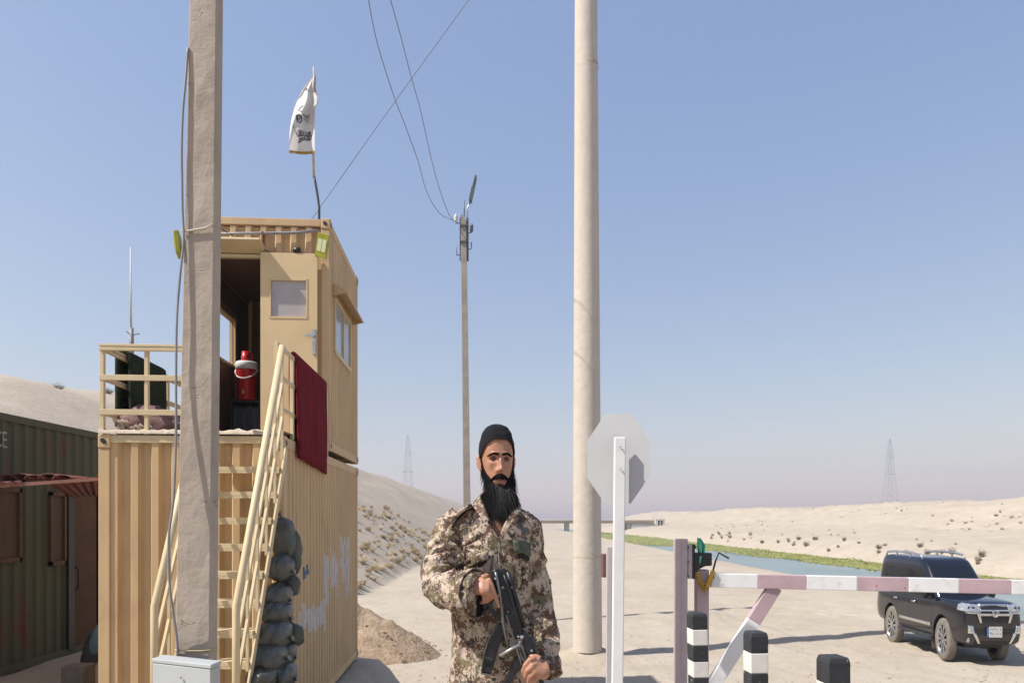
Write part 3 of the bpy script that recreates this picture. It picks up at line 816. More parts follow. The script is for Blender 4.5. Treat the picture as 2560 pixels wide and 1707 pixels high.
MB().box(GXW - .09, GXW - .005, GY0 + .12, GY1 - .12, GZ1 - .13, GZ1).build("top_rail", GREENC, gc, bevel=.01)
MB().box(GXW - .09, GXW - .005, GY0 + .12, GY1 - .12, GZ0, GZ0 + .14).build("bottom_rail", GREENC, gc, bevel=.01)
for y in (GY0, GY1 - .12): MB().box(GXW - .12, GXW, y, y + .12, GZ0, GZ1).build("corner_post", GREENC, gc, bevel=.01)
MB().box(GXW - 2.44, GXW - .1, GY0, GY1, GZ1 - .04, GZ1 - .01).build("roof", GREENC, gc)
MB().box(GXW - 2.44, GXW - 2.4, GY0, GY1, GZ0, GZ1 - .04).build("rear_wall", GREENC, gc)
for y in (GY0 + .01, GY1 - .04): MB().box(GXW - 2.4, GXW - .12, y, y + .03, GZ0, GZ1 - .04).build("end_wall", GREENC, gc)
for y0, y1, z0, z1 in ((11.38, 11.95, 1.05, 2.33), (12.7, 13.15, .92, 2.30)):
    w = MB()
    for a, c, d, e in ((y0, y0 + .06, z0, z1), (y1 - .06, y1, z0, z1), (y0, y1, z0, z0 + .08), (y0, y1, z1 - .07, z1)): w.box(GXW - .06, GXW + .03, a, c, d, e)
    wo_ = w.build("window", RUST, gc); MB().box(GXW - .05, GXW - .02, y0 + .05, y1 - .05, z0 + .07, z1 - .06).build("board", BOARD, wo_)
b = MB(); b.box(GXW - .1, GXW + .02, 13.22, 13.40, GZ0 + .1, 2.36); b.build("door_frame", BLACKM, gc)
dl = MB(); dl.obox((GXW - .10, 13.80, .75), (.16, 1, 0), (1, -.16, 0), (0, 0, 1), .37, .02, 1.55); dl = dl.build("door", DOORB, gc)
b = MB(); b.tube([(GXW - .03, 13.5, .85), (GXW + .03, 13.5, .8), (GXW + .03, 13.5, .45), (GXW - .03, 13.5, .4)], .018, 6); b.build("handle", BLACKM, dl)
MB().box(GXW - 2.3, GXW - .6, 13.0, 15.6, GZ0 + .1, GZ0 + .12).build("floor", BOARD, gc)
# the letters that show at the picture's edge
def text_mesh(s, size, depth):
    cu = bpy.data.curves.new("lettering", 'FONT'); cu.body = s; cu.size = size; cu.extrude = depth
    ob = bpy.data.objects.new("tmp", cu); COL.objects.link(ob)
    dg = bpy.context.evaluated_depsgraph_get(); me = bpy.data.meshes.new_from_object(ob.evaluated_get(dg)); bpy.data.objects.remove(ob)
    return me
me = text_mesh("CE", .40, .002); me.materials.append(mat("faded_white", (.30, .31, .29), rough=.8, var=.3, vs=6, bump=.1))
lt = bpy.data.objects.new("lettering", me); COL.objects.link(lt); lt.parent = gc
lt.location = Vector((GXW + .004, 11.33, 3.0)) - Vector(ORG[gc.name]); lt.rotation_euler = (math.radians(90), 0, math.radians(90)); lt.scale = (.62, 1, 1)
# lean-to roof of red brown sheets
REDT = mat("red_brown_sheet", (0.17, 0.05, 0.038), rough=0.75, var=0.2, vs=3, bump=0.15, chips=((.45, .33, .27), 4, .68, .71))
lean = root("canopy", (-7.4, 11, 2.3), "sagging red brown sheet roof over the green container's doorway", "canopy")
def sheet(A, B, C, D, name, waves, amp, th=.012):
    A, B, C, D = map(Vector, (A, B, C, D)); rows = []
    for i in range(waves * 6 + 1):
        t = i / (waves * 6); row = []
        for j in range(5):
            s = j / 4; p = A.lerp(B, t).lerp(D.lerp(C, t), s); row.append((p.x, p.y, p.z + amp * math.sin(2 * math.pi * waves * t) + .01 * nse(t * 7, s * 3)))
        rows.append(row)
    m = MB(); m.grid(rows); o = m.build(name, REDT, lean); md = o.modifiers.new("t", 'SOLIDIFY'); md.thickness = th
    return o
sheet(at(118, 1209, 10.5), at(263, 1191, 10.5), at(255, 1236, 12.8), at(184, 1246, 12.8), "sheet", 6, .022)
sheet(at(-30, 1211, 9.6), at(60, 1207, 9.7), at(70, 1200, 11.6), at(20, 1203, 11.6), "sheet", 3, .03)
for i in range(6):
    a = at(20 + i * 34, 1195 + 3 * (i % 2), 11.2); m = MB()
    pts = []
    for k in range(9):
        t = math.pi * k / 8; pts.append((.17 * math.cos(t), .09 * math.sin(t)))
    m.grid([[(a.x + u, a.y + v, a.z + w - .03) for u, w in pts] for v in (-.35, .35)])
    o = m.build("ridge_tile", REDT, lean); o.modifiers.new("t", 'SOLIDIFY').thickness = .014
b = MB(); b.bar(at(0, 1214, 9.7), at(262, 1196, 10.55), .04, .05); b.build("edge_batten", mat("pink_batten", (.42, .24, .2), rough=.8, var=.2), lean)
for p in (at(-25, 1214, 9.68), at(255, 1197, 10.5)):
    g = ground_h(p.x, p.y); MB().bar((p.x, p.y, g), (p.x, p.y, p.z), .05, .05, up=(0, 1, 0)).build("prop", BOARD, lean)

# ---- bags and block by the doorway
BAGM = mat("sandbag_plastic", (0.070, 0.074, 0.062), rough=0.36, var=0.15, vs=4, bump=0.3, bs=9, bd=0.02, spec=0.55, dirt=((.16, .145, .115), 3, .60, .85))
def bag_mesh(seed, name="bag"):
    rn_ = random.Random(seed); rows = []; o1 = rn_.random() * 50
    for i in range(25):
        t = -1 + 2 * i / 24; rr_ = max(.02, (1 - abs(t) ** 3.2)) ** .5; row = []
        for j in range(36):
            a = 2 * math.pi * j / 36
            cy_, cz_ = math.cos(a), math.sin(a)
            sy = math.copysign(abs(cy_) ** .8, cy_); sz = math.copysign(abs(cz_) ** .8, cz_)
            f = 1 + .16 * nse(t * 2 + o1, cy_ * 1.3, cz_ * 1.3) - .14 * abs(nse(t * 3.2 + o1, cy_ * 2.2, cz_ * 2.2)) - .03 * abs(nse(t * 8 + o1, cy_ * 5, cz_ * 5)) + .05 * math.sin(9 * a + 4 * nse(t * 2, o1)) * smooth(.45, 1, abs(t))
            row.append((t * (1 + .03 * nse(o1, cy_ * 2)), sy * rr_ * f, sz * rr_ * f))
        rows.append(row)
    m = MB(); m.grid(rows, wrap=True)
    n_ = len(m.v); m.f.append(tuple(range(36))); m.m.append(0); m.sm.append(True); m.f.append(tuple(range(n_ - 36, n_))); m.m.append(0); m.sm.append(True)
    # tied neck at one end
    m.tube([(.97, 0, 0), (1.08, 0, .03), (1.2, 0, .12)], [.13, .07, .2], 8)
    return m.mesh(name, [BAGM])
bagm = [bag_mesh(i) for i in range(5)]
def sandbag(i, px, py, Y, wpx, hpx, dy, label, tilt=0, group="sandbags beside the stairs", long_axis=1, yaw=0):
    c = at(px, py, Y); sc = Y / F
    o = bpy.data.objects.new("sandbag", bagm[i % 5]); COL.objects.link(o)
    o.location = c
    if long_axis == 2:       # standing bag
        o.scale = (hpx * sc / 2, wpx * sc / 2, dy); o.rotation_euler = (0, -math.pi / 2 + tilt, yaw)
    elif long_axis == 0:     # lying across the view
        o.scale = (wpx * sc / 2, dy, hpx * sc / 2); o.rotation_euler = (0, tilt, yaw)
    else:                    # lying along the view
        o.scale = (dy, wpx * sc / 2, hpx * sc / 2); o.rotation_euler = (tilt, 0, math.pi / 2 + yaw)
    return tag(o, label, "sandbag", group)
z3 = lambda x, y: (380 + x / 2.386, 1050 + y / 2.386)
bags = [(785, 705, 9.0, 100, 225, .16, 2, -.12, "topmost sandbag beside the stairs, standing upright"),
        (832, 785, 9.08, 52, 250, .14, 2, -.06, "narrow upright sandbag squeezed behind the topmost one"),
        (770, 882, 8.85, 125, 150, .26, 0, .35, "second sandbag down from the top, slumping to the right"),
        (815, 985, 8.95, 60, 120, .16, 2, .05, "small sandbag tucked against the wall below the second one"),
        (752, 1045, 8.72, 135, 140, .26, 0, .4, "third sandbag down, with a bright crease on its top"),
        (748, 1145, 8.62, 150, 140, .28, 0, .45, "fourth sandbag down, drooping at its right end"),
        (732, 1280, 8.48, 165, 165, .30, 0, .25, "fifth sandbag down, tied with white string"),
        (812, 1275, 8.75, 80, 130, .22, 2, .2, "sandbag behind the fifth one, against the wall"),
        (702, 1408, 8.34, 175, 165, .32, 0, .15, "sixth sandbag down, broad and round"),
        (800, 1400, 8.62, 100, 150, .24, 0, .3, "sandbag behind the sixth one with a torn corner"),
        (668, 1530, 8.18, 150, 140, .32, 0, .1, "seventh sandbag down at the lower edge, next to the stairs"),
        (772, 1520, 8.45, 150, 150, .3, 0, .3, "sandbag at the lower edge, nearest to the container wall"),
        (650, 1660, 8.05, 175, 150, .34, 0, .0, "lowest sandbag at the foot of the stairs"),
        (775, 1650, 8.35, 170, 150, .34, 0, .1, "lowest sandbag at the foot of the container wall"),
        (700, 1780, 8.15, 260, 140, .45, 0, .0, "bottom sandbag that carries the pile"),
        (700, 1900, 8.2, 300, 140, .5, 0, .0, "sandbag on the ground under the pile")]
for i, (x, y, Y, w_, h_, d_, ax, tl, lab) in enumerate(bags):
    px, py = z3(x, y); sandbag(i, px, py, Y, w_ / 2.386 * 1.12, h_ / 2.386 * 1.12, d_, lab, tl, long_axis=ax)
sandbag(2, 231, 1622, 12.6, 40, 100, .15, "grey sack leaning in the doorway of the green container", .28, "sacks by the doorway", 2)
m = bag_mesh(9, "teal_bag"); m.materials.clear(); m.materials.append(mat("teal_sack", (.20, .30, .31), rough=.6, var=.15, vs=4, bump=.3))
o = bpy.data.objects.new("sack", m); COL.objects.link(o); o.location = at(250, 1592, 12.2); o.scale = (.32, .12, .14); o.rotation_euler = (0, -1.25, 0); tag(o, "pale teal sack against the tan container by the doorway", "sack")
b = MB(); c = at(194, 1690, 11.2); b.box(c.x - .18, c.x + .18, c.y - .15, c.y + .2, ground_h(c.x, c.y) - .05, c.z + .19)
o = b.build("concrete_block", mat("block_concrete", (.22, .18, .15), rough=.95, var=.2, vs=6, bump=.4), bevel=.02); tag(o, "small rough concrete block on the ground before the green container", "block")

# ------------------------------------------------------------------ square concrete pole with cable and cabinet
def concrete(name, c, cracks=True, spots=1.0):
    m = bpy.data.materials.new(name); m.use_nodes = True; nt = NT(m); p = nt.n["Principled BSDF"]
    tc = nt.new("ShaderNodeTexCoord").outputs['Object']
    def nz(s, d=6, r=.6, vec=None):
        n = nt.new("ShaderNodeTexNoise", inp={'Scale': s, 'Detail': d, 'Roughness': r}); nt.link(vec or tc, n.inputs['Vector']); return n.outputs['Fac']
    col = ramp(nt, nz(3), [(.3, tuple(x * (1 - .18 * spots) for x in c)), (.7, tuple(x * (1 + .12 * spots) for x in c))])
    col = mixc(nt, ramp(nt, nz(14, 8, .75), [(.6, 0.), (.75, .5 * spots)]), col, tuple(x * .5 for x in c))
    mp = nt.new("ShaderNodeMapping"); mp.inputs['Scale'].default_value = (6, 6, .7); nt.link(tc, mp.inputs[0])
    col = mixc(nt, ramp(nt, nz(1.2, 5, .6, mp.outputs[0]), [(.55, 0.), (.8, .35)]), col, tuple(x * .62 for x in c))
    nt.link(col, p.inputs['Base Color']); p.inputs['Roughness'].default_value = .92; p.inputs['Specular IOR Level'].default_value = .15
    b1 = nt.new("ShaderNodeBump", inp={'Strength': .55, 'Distance': .03}); nt.link(nz(5, 8, .62), b1.inputs['Height'])
    if cracks:
        mp2 = nt.new("ShaderNodeMapping"); mp2.inputs['Rotation'].default_value = (0, math.radians(-35), 0); mp2.inputs['Scale'].default_value = (2.2, 2, 8); nt.link(tc, mp2.inputs[0])
        cr0 = ramp(nt, nz(1.3, 3, .5, mp2.outputs[0]), [(.56, 0.), (.575, 1.), (.59, 0.)]); cm_ = nt.new('ShaderNodeMath', operation='MULTIPLY'); nt.link(cr0, cm_.inputs[0]); nt.link(ramp(nt, nz(4.5, 2, .5), [(.60, 0.), (.66, 1.)]), cm_.inputs[1]); inv = nt.new('ShaderNodeMath', operation='SUBTRACT'); inv.inputs[0].default_value = 1.0; nt.link(cm_.outputs[0], inv.inputs[1]); cr = inv.outputs[0]
        b2 = nt.new("ShaderNodeBump", inp={'Strength': .7, 'Distance': .02}); nt.link(cr, b2.inputs['Height']); nt.link(b1.outputs[0], b2.inputs['Normal']); nt.link(b2.outputs[0], p.inputs['Normal'])
    else: nt.link(b1.outputs[0], p.inputs['Normal'])
    return m
CONC = concrete("rough_concrete", (.40, .335, .275))
sp = root("concrete_pole", (-2.2, 4.82, 0), "near square concrete pole with a grey cable up its side", "pole")
b = MB(); rows = []
pz = lambda py: HC - (py - CY) / F * 4.75
for k in range(41):
    py = 1940 - 2500 * k / 40; t = (1640 - py) / 1640
    l = 437 + 36 * t; r_ = 523 + 18 * t; back = .155 - .02 * t
    xl = (l - CX) / F * 4.75; xr = (r_ - CX) / F * 4.75; z = pz(py)
    q = .006; j = lambda s: .004 * nse(z * 3.3, s)
    rows.append([(xl + q + j(1), 4.75 + j(2), z), (xl + (xr - xl) * .33, 4.748 + j(7), z), (xl + (xr - xl) * .66, 4.748 + j(8), z), (xr - q + j(3), 4.75 + j(4), z), (xr + j(3), 4.75 + q + j(4), z), (xr - .012, 4.75 + back, z), (xl + .012, 4.75 + back, z), (xl + j(1), 4.75 + q, z)])
b.grid(rows, wrap=True, smooth_=False); b.f.append(tuple(range(len(b.v) - 8, len(b.v)))); b.m.append(0); b.sm.append(False)
b.build("shaft", CONC, sp)
b = MB(); pts = [(470, 120, 4.745), (464, 200, 4.735), (457, 280, 4.73), (454, 380, 4.73), (455, 450, 4.73), (456, 520, 4.73), (459, 600, 4.73), (450, 690, 4.72), (442, 800, 4.71), (440, 950, 4.71), (440, 1085, 4.69), (434, 1243, 4.66), (422, 1342, 4.64), (423.5, 1451, 4.64), (432, 1522, 4.67), (441, 1585, 4.71), (446, 1640, 4.735)]
P = [at(x, y, Y) for x, y, Y in pts]
fine = []
for i in range(len(P) - 1):
    p0, p1, p2, p3 = P[max(0, i - 1)], P[i], P[i + 1], P[min(len(P) - 1, i + 2)]
    for k in range(5):
        t = k / 5; fine.append(.5 * ((2 * p1) + (p2 - p0) * t + (2 * p0 - 5 * p1 + 4 * p2 - p3) * t * t + (3 * p1 - p0 - 3 * p2 + p3) * t ** 3))
fine.append(P[-1]); b.tube(fine, .0085, 8); b.build("cable", GALV, sp)
b = MB(); b.tube([at(437, 1623, 4.735), at(470, 1626, 4.735), at(505, 1626, 4.735), at(524, 1624, 4.735), at(545, 1622, 4.92)], .005, 5); b.build("binding_wire", mat("yellow_cord", (.5, .4, .2), rough=.7), sp)
b = MB(); b.tube([at(454, 577, 4.735), at(470, 578, 4.735), at(492, 574, 4.735), at(512, 571, 4.735), at(529, 562, 4.735), at(554, 577, 4.92)], .008, 5); b.build("binding_wire", mat("tan_cord", (.5, .43, .34), rough=.8), sp)
cabn = root("electrical_cabinet", at(455, 1652, 4.5) * 1.0, "pale grey steel electrical cabinet at the foot of the concrete pole", "cabinet")
zt_ = .872; FR = at(526, 1660, 4.35); FL = at(381, 1645, 4.54); BR = at(551, 1650, 4.475); BL = at(409, 1635, 4.67)
CABM = mat("cabinet_grey", (.40, .415, .41), rough=.45, var=.05, vs=2, bump=.03)
m = MB(); m.prism([(p.x, p.y, .03) for p in (FL, FR, BR, BL)], (0, 0, zt_ - .06)); m.build("body", CABM, cabn, bevel=.006)
m = MB(); cen = (FR + FL + BR + BL) / 4
m.prism([(cen.x + (p.x - cen.x) * 1.03, cen.y + (p.y - cen.y) * 1.05, zt_ - .028) for p in (FL, FR, BR, BL)], (0, 0, .028)); m.build("lid", CABM, cabn, bevel=.006)
m = MB(); q = FL.lerp(FR, .52); m.tube([(q.x, q.y - .01, .77), (q.x, q.y - .02, .77)], .007, 10); m.build("lock", STEEL, cabn)
# floodlights
def floodlight(c, n, up, label, w=.15, h=.2):
    n = Vector(n).normalized(); up = Vector(up).normalized(); s = up.cross(n).normalized(); up = n.cross(s)
    r = root("floodlight", c, label, "floodlight", "yellow LED floodlights")
    c = Vector(c)
    MB().obox(c, s, up, n, w / 2, h / 2, .018).build("housing", mat("lime_housing", (.30, .30, .03), rough=.4, var=.1, vs=6), r, bevel=.006)
    for k in (-1, 1): MB().obox(c + s * k * w * .2 + n * .02, s, up, n, w * .17, h * .26, .004).build("led_panel", mat("led_lens", (.62, .64, .40), rough=.25, var=.03, vs=9, bump=0), r)
    MB().bar(c - n * .02 - s * w * .5, c - n * .14, .02, .012).build("bracket", BLACKM, r)
    return r
floodlight(at(446, 612, 4.79), (-.93, -.30, -.1), (-.12, 0, 1), "lime green floodlight seen edge on, fixed to the left of the square concrete pole", .13, .155)
floodlight(at(806, 614, 12.0), (-.35, -.9, -.25), (.38, 0, 1), "lime green floodlight at the top corner of the guard cabin", .235, .40)

# ------------------------------------------------------------------ flag
fr = root("flag", cw(-.19, UP0 + .05, UZ1), "white flag with black script and gold fringe on a bent pole above the cabin", "flag")
YF = 12.25
b = MB(); b.tube([at(798, 560, YF), at(798, 520, YF), at(794, 490, YF), at(788, 455, YF), at(785, 440, YF)], .022, 8); b.build("lower_pole", mat("dark_conduit", (.06, .06, .065), rough=.5), fr)
b = MB(); b.tube([at(785, 446, YF), at(783, 380, YF), at(784.5, 300, YF), at(785, 200, YF), at(784, 168, YF)], [.024, .022, .02, .017, .012], 8); b.build("upper_pole", mat("pale_wood_pole", (.52, .42, .33), rough=.7, var=.15, vs=8), fr)
zf = lambda x, y, dy=0: at(640 + x / 3.486, 150 + y / 3.486, YF + dy)
lefts = [(130, 503), (190, 450), (260, 400), (340, 362), (430, 330), (520, 308), (600, 295), (690, 288), (780, 292)]
def flag_pt(s, t):
    y = lerp(128, 796, t); xl = interp(lefts, y - 8 * (1 - 0)); xr = 511
    if .20 < t < .47: xr = 511 + 34 * math.sin(math.pi * (t - .2) / .27) ** 1.5
    x = lerp(xl, xr, s); amp = .13 * (1 - s) + .03
    dy = amp * math.sin(6.0 * s + 5.5 * t) + .05 * math.sin(13 * s - 3 * t) - .12 * smooth(.2, .33, t) * (1 - smooth(.40, .47, t)) * smooth(.55, .9, s)
    return x, y + 10 * math.sin(3.0 * s) * t - 14 * (1 - s) * t * .4, dy
b = MB(); b.grid([[zf(*flag_pt(j / 26, i / 50)) for j in range(27)] for i in range(51)])
def flag_cloth():
    m = bpy.data.materials.new("white_cloth"); m.use_nodes = True; nt = NT(m); p = nt.n["Principled BSDF"]
    tc = nt.new("ShaderNodeTexCoord").outputs['Object']; n = nt.new("ShaderNodeTexNoise", inp={'Scale': 3, 'Detail': 4}); nt.link(tc, n.inputs[0])
    nt.link(ramp(nt, n.outputs['Fac'], [(.3, (.68, .66, .65)), (.7, (.76, .75, .75))]), p.inputs['Base Color']); p.inputs['Roughness'].default_value = .9
    tr = nt.new("ShaderNodeBsdfTranslucent"); tr.inputs[0].default_value = (.6, .58, .57, 1); mx = nt.new("ShaderNodeMixShader", inp={0: .3})
    nt.link(p.outputs[0], mx.inputs[1]); nt.link(tr.outputs[0], mx.inputs[2]); nt.link(mx.outputs[0], nt.n["Material Output"].inputs[0]); return m
cl = b.build("cloth", flag_cloth(), fr)
GOLD = mat("gold_fringe", (.42, .25, .04), rough=.8, var=.2, vs=20)
b = MB()
for j in range(60):
    s = j / 59; x, y, dy = flag_pt(s, 1.0); b.bar(zf(x, y - 3, dy - .01), zf(x + random.uniform(-2, 2), y + random.uniform(14, 22), dy - .01), .016, .008, up=(0, 1, 0))
o = b.build("fringe", GOLD, cl); o["kind"] = "stuff"
b = MB()
for i in range(26):
    t = .02 + .24 * i / 25; x, y, dy = flag_pt(1.0, t); b.bar(zf(x - 2, y, dy - .015), zf(x + random.uniform(2, 8), y + 3, dy - .02), .03, .012, up=(0, 1, 0))
o = b.build("fringe", GOLD, cl); o["kind"] = "stuff"
# black script and emblem: pen strokes lying on the cloth
INK = mat("black_ink", (.03, .03, .035), rough=.9, bump=0)
bv = BVHTree.FromPolygons([tuple(v.co) for v in cl.data.vertices], [tuple(p.vertices) for p in cl.data.polygons])
def pen(pts, w):
    out = []
    for (x, y) in pts:
        a = zf(x, y) - Vector(ORG[cl.name]); h = bv.ray_cast(a + Vector((0, -1, 0)), Vector((0, 1, 0)))
        p = (h[0] if h[0] else a) + Vector((0, -.006, 0)) + Vector(ORG[cl.name]); out.append(p)
    return out
rn = random.Random(12); scripts = []
for k in range(11): scripts.append(([(352 + 11.5 * k, 612 + rn.uniform(-6, 6)), (350 + 11.5 * k, 632), (356 + 11.5 * k, 652 + rn.uniform(-4, 4)), (366 + 11.5 * k, 648)], .012))
for k in range(6): scripts.append(([(350 + 22 * k, 684), (358 + 22 * k, 694), (372 + 22 * k, 676), (376 + 22 * k, 660)], .014))
for k in range(9): scripts.append(([(355 + 13 * k, 668 + rn.uniform(-4, 4)), (358 + 13 * k, 672)], .014))
scripts += [([(362, 520), (372, 555), (395, 565), (412, 548), (408, 520), (392, 503), (368, 508), (362, 520)], .018), ([(372, 520), (378, 545)], .015), ([(385, 514), (392, 545)], .015), ([(398, 512), (404, 538)], .015),
            ([(412, 530), (445, 520), (425, 508), (440, 470), (450, 450)], .012), ([(395, 470), (420, 490), (448, 492)], .01), ([(425, 235), (440, 250), (455, 285), (472, 305)], .018), ([(408, 238), (425, 235)], .012), ([(375, 455), (395, 440), (430, 438)], .01)]
for pts, w_ in scripts:
    m = MB(); m.tube(pen(pts, w_), w_ * .62, 5, caps=True); m.build("script_stroke", INK, cl)

# ------------------------------------------------------------------ antenna behind the platform
an = root("antenna_mast", at(329, 1100, 14.5), "thin whip antenna on a grey mast behind the platform", "antenna")
b = MB(); b.tube([at(329, 1290, 14.6), at(329, 870, 14.6), at(329, 820, 14.6)], [.05, .05, .04], 8); b.build("mast", GALV, an)
b = MB(); b.tube([at(328, 820, 14.6), at(327, 735, 14.6), at(326.5, 619, 14.6)], [.022, .018, .012], 6); b.build("whip", mat("white_whip", (.6, .58, .56), rough=.5), an)
b = MB()
for k in range(3):
    a = 2.1 * k + .3; c = at(329, 838, 14.6); b.tube([c, c + Vector((math.cos(a) * .16, math.sin(a) * .16, .05))], .01, 5)
b.build("radial", GALV, an)

# ------------------------------------------------------------------ round concrete pole
rp = root("concrete_pole", (2.27, 20.5, -2.0), "tall round tapered concrete pole behind the white sign", "pole")
def round_pole():
    rows = []
    for k in range(60):
        py = 1625 - 2050 * k / 59; t = (1600 - py) / 1595; cx_ = 1468.5 - 3.5 * t; hw = 36.5 - 8.5 * t
        p = at(cx_, py, 20.5); r_ = hw / F * 20.5; rows.append([(p.x + r_ * math.cos(2 * math.pi * j / 40), 20.5 + r_ * math.sin(2 * math.pi * j / 40), p.z) for j in range(40)])
    b = MB(); b.grid(rows, wrap=True); b.f.append(tuple(range(len(b.v) - 40, len(b.v)))); b.m.append(0); b.sm.append(False); return b
round_pole().build("shaft", concrete("smooth_concrete", (.54, .475, .40), False, .35), rp)
for py in (1390, 168):
    p = at(1468, py, 20.5); r_ = (36.5 - 8.5 * (1600 - py) / 1595 + .5) / F * 20.5; b = MB(); b.tube([p + Vector((0, 0, -.02)), p + Vector((0, 0, .02))], r_, 40, caps=False); b.build("cast_seam", MATS["cement_screed"], rp)

# ------------------------------------------------------------------ utility pole with street lamp
YU = 27.0; zu = lambda x, y, dy=0: at(1100 + x / 5.226, 420 + y / 5.226, YU + dy)
up_ = root("utility_pole", at(1168, 1440, YU), "distant concrete utility pole with street lamp and bare hooks", "pole")
b = MB(); t1, t0 = at(1159, 536, YU), at(1171, 1440, YU); t0.z = ground_h(t0.x, YU) - .1
b.bar(t0, t1, .2, .2, up=(0, 1, 0)); 
b = MB(); rows = []
for k in range(20):
    t = k / 19; c = t0.lerp(t1, t); w_ = lerp(.145, .098, t); rows.append([(c.x - w_, YU - w_, c.z), (c.x + w_, YU - w_, c.z - (.25 if k == 19 else 0)), (c.x + w_, YU + w_, c.z - (.25 if k == 19 else 0)), (c.x - w_, YU + w_, c.z)])
b.grid(rows, wrap=True, smooth_=False); b.f.append(tuple(range(len(b.v) - 4, len(b.v)))); b.m.append(0); b.sm.append(False)
b.build("shaft", concrete("grey_concrete", (.33, .285, .24), False), up_)
DKST = mat("dark_steel", (.11, .12, .13), rough=.5, metal=.3, var=.2, vs=6)
for x, y0, y1, w_ in ((266, 650, 1215, .05), (359, 660, 1215, .09)): MB().bar(zu(x, y1), zu(x, y0), w_, w_, up=(0, 1, 0)).build("channel", DKST, up_)
for y in (765, 975): MB().box(zu(262, y).x, zu(362, y).x, YU - .16, YU + .16, zu(0, y).z - .03, zu(0, y).z + .03).build("clamp_band", DKST, up_)
for pts, ins in (([(262, 725), (210, 720), (207, 690)], WHITE), ([(362, 850), (405, 848), (412, 815)], DKST), ([(362, 1062), (405, 1060), (411, 1030), (411, 968)], None), ([(262, 1140), (220, 1138), (217, 1110), (217, 1040)], None)):
    h = MB(); h.tube([zu(*p) for p in pts], .02, 6); h = h.build("hook", DKST, up_)
    if ins: 
        x, y = pts[-1]; q = zu(x, y - 30); m = lathe([(.0, -.18), (.05, -.16), (.075, -.05), (.06, .02), (.08, .06), (.04, .16), (0, .18)], 12); m.v = [(v[0] + q.x, v[1] + q.y, v[2] + q.z) for v in m.v]; m.build("insulator", ins, h)
b = MB(); b.tube([zu(316, 640), zu(319, 425)], .022, 6); b.build("rod", DKST, up_)
b = MB(); b.tube([zu(358, 680), zu(359, 525), zu(392, 440)], .03, 8); arm = b.build("lamp_arm", STEEL, up_)
b = MB(); b.bar(zu(395, 440), zu(432, 270), .10, .34, up=(0, 1, 0)); b.bar(zu(430, 275), zu(470, 118), .06, .3, up=(0, 1, 0)); b.bar(zu(436, 262), zu(460, 160), .09, .2, up=(0, 1, 0)); b.build("lamp_head", mat("lamp_green_grey", (.09, .11, .10), rough=.5), up_)

# overhead wires
WIREM = mat("wire", (.16, .14, .15), rough=.7, bump=0)
def wire(pts, r, label):
    P = [at(x * 1.0884, y * 1.0884, Y) for x, y, Y in pts]; out = []
    for i in range(len(P) - 1):
        p0, p1, p2, p3 = P[max(0, i - 1)], P[i], P[i + 1], P[min(len(P) - 1, i + 2)]
        for k in range(6):
            t = k / 6; out.append(.5 * ((2 * p1) + (p2 - p0) * t + (2 * p0 - 5 * p1 + 4 * p2 - p3) * t * t + (3 * p1 - p0 - 3 * p2 + p3) * t ** 3))
    out.append(P[-1]); b = MB(); b.tube(out, r, 5); o = b.build("overhead_wire", WIREM); tag(o, label, "wire", "overhead wires")
wire([(1046, 508, 27), (1010, 490, 25.5), (980, 440, 23.5), (960, 370, 21.5), (928, 282, 20), (905, 222, 19), (868, 105, 17.5), (846, 0, 16.5), (835, -60, 16)], .0105, "sagging wire that leaves the utility pole farthest to the left")
wire([(1046, 510, 27), (1030, 490, 26), (1005, 420, 24), (985, 340, 22.5), (965, 250, 21), (945, 180, 20), (922, 90, 18.5), (897, 0, 17.5), (880, -60, 17)], .0105, "sagging wire between the utility pole and the frame top, right of its twin")
wire([(706, 518, 12.8), (890, 258, 12.2), (1077, 0, 11.6), (1120, -60, 11.4)], .0052, "straight thin wire rising from the cabin roof across the sky")

# ------------------------------------------------------------------ sign seen from behind
sg = root("road_sign", at(1545, 1900, 5.6), "octagonal road sign seen from its blank grey back on a white post", "sign")
SIGNB = mat("sign_back", (.44, .44, .445), rough=.5, metal=.0, var=.06, vs=2, bump=.03); WPOST = mat("white_post_paint", (.72, .70, .69), rough=.5, var=.07, vs=4, bump=.08, dirt=((.5, .47, .44), 6, .62, .8))
c = at(1544.6, 1146, 5.70); yaw = math.radians(-16); W2 = .515 / 2 / math.cos(yaw) * .965; H2 = .75 / 2; k_ = .4142
oct_ = [(-1, k_), (-k_, 1), (k_, 1), (1, k_), (1, -k_), (k_, -1), (-k_, -1), (-1, -k_)]
nrm = Vector((math.sin(yaw), -math.cos(yaw), 0)); sd_ = Vector((math.cos(yaw), math.sin(yaw), 0))
m = MB(); m.prism([c + sd_ * x * W2 + Vector((0, 0, y * H2)) for x, y in oct_], -nrm * .004); m.build("plate", SIGNB, sg)
m = MB(); pb_, pt_ = at(1541, 1900, 5.6), at(1549.5, 1093, 5.6); m.bar(pb_, pt_, .092, .05, up=(0, 1, 0)); m.build("post", WPOST, sg, bevel=.008)
for y in (1118, 1172): 
    q = at(1552, y, 5.57); m = MB(); m.tube([q + Vector((0, .02, 0)), q + Vector((0, -.012, 0))], .007, 8); m.tube([q + Vector((0, -.012, 0)), q + Vector((.012, -.04, -.02))], .004, 6); m.build("bolt", STEEL, sg)
MAUVE = mat("mauve_paint", (.45, .37, .38), rough=.6, var=.12, vs=4, bump=.15, bs=18, chips=((.6, .5, .5), 8, .70, .74))
MAUVED = mat("faded_red_paint", (.44, .315, .335), rough=.6, var=.15, vs=4, bump=.15, chips=((.33, .07, .07), 9, .66, .69))
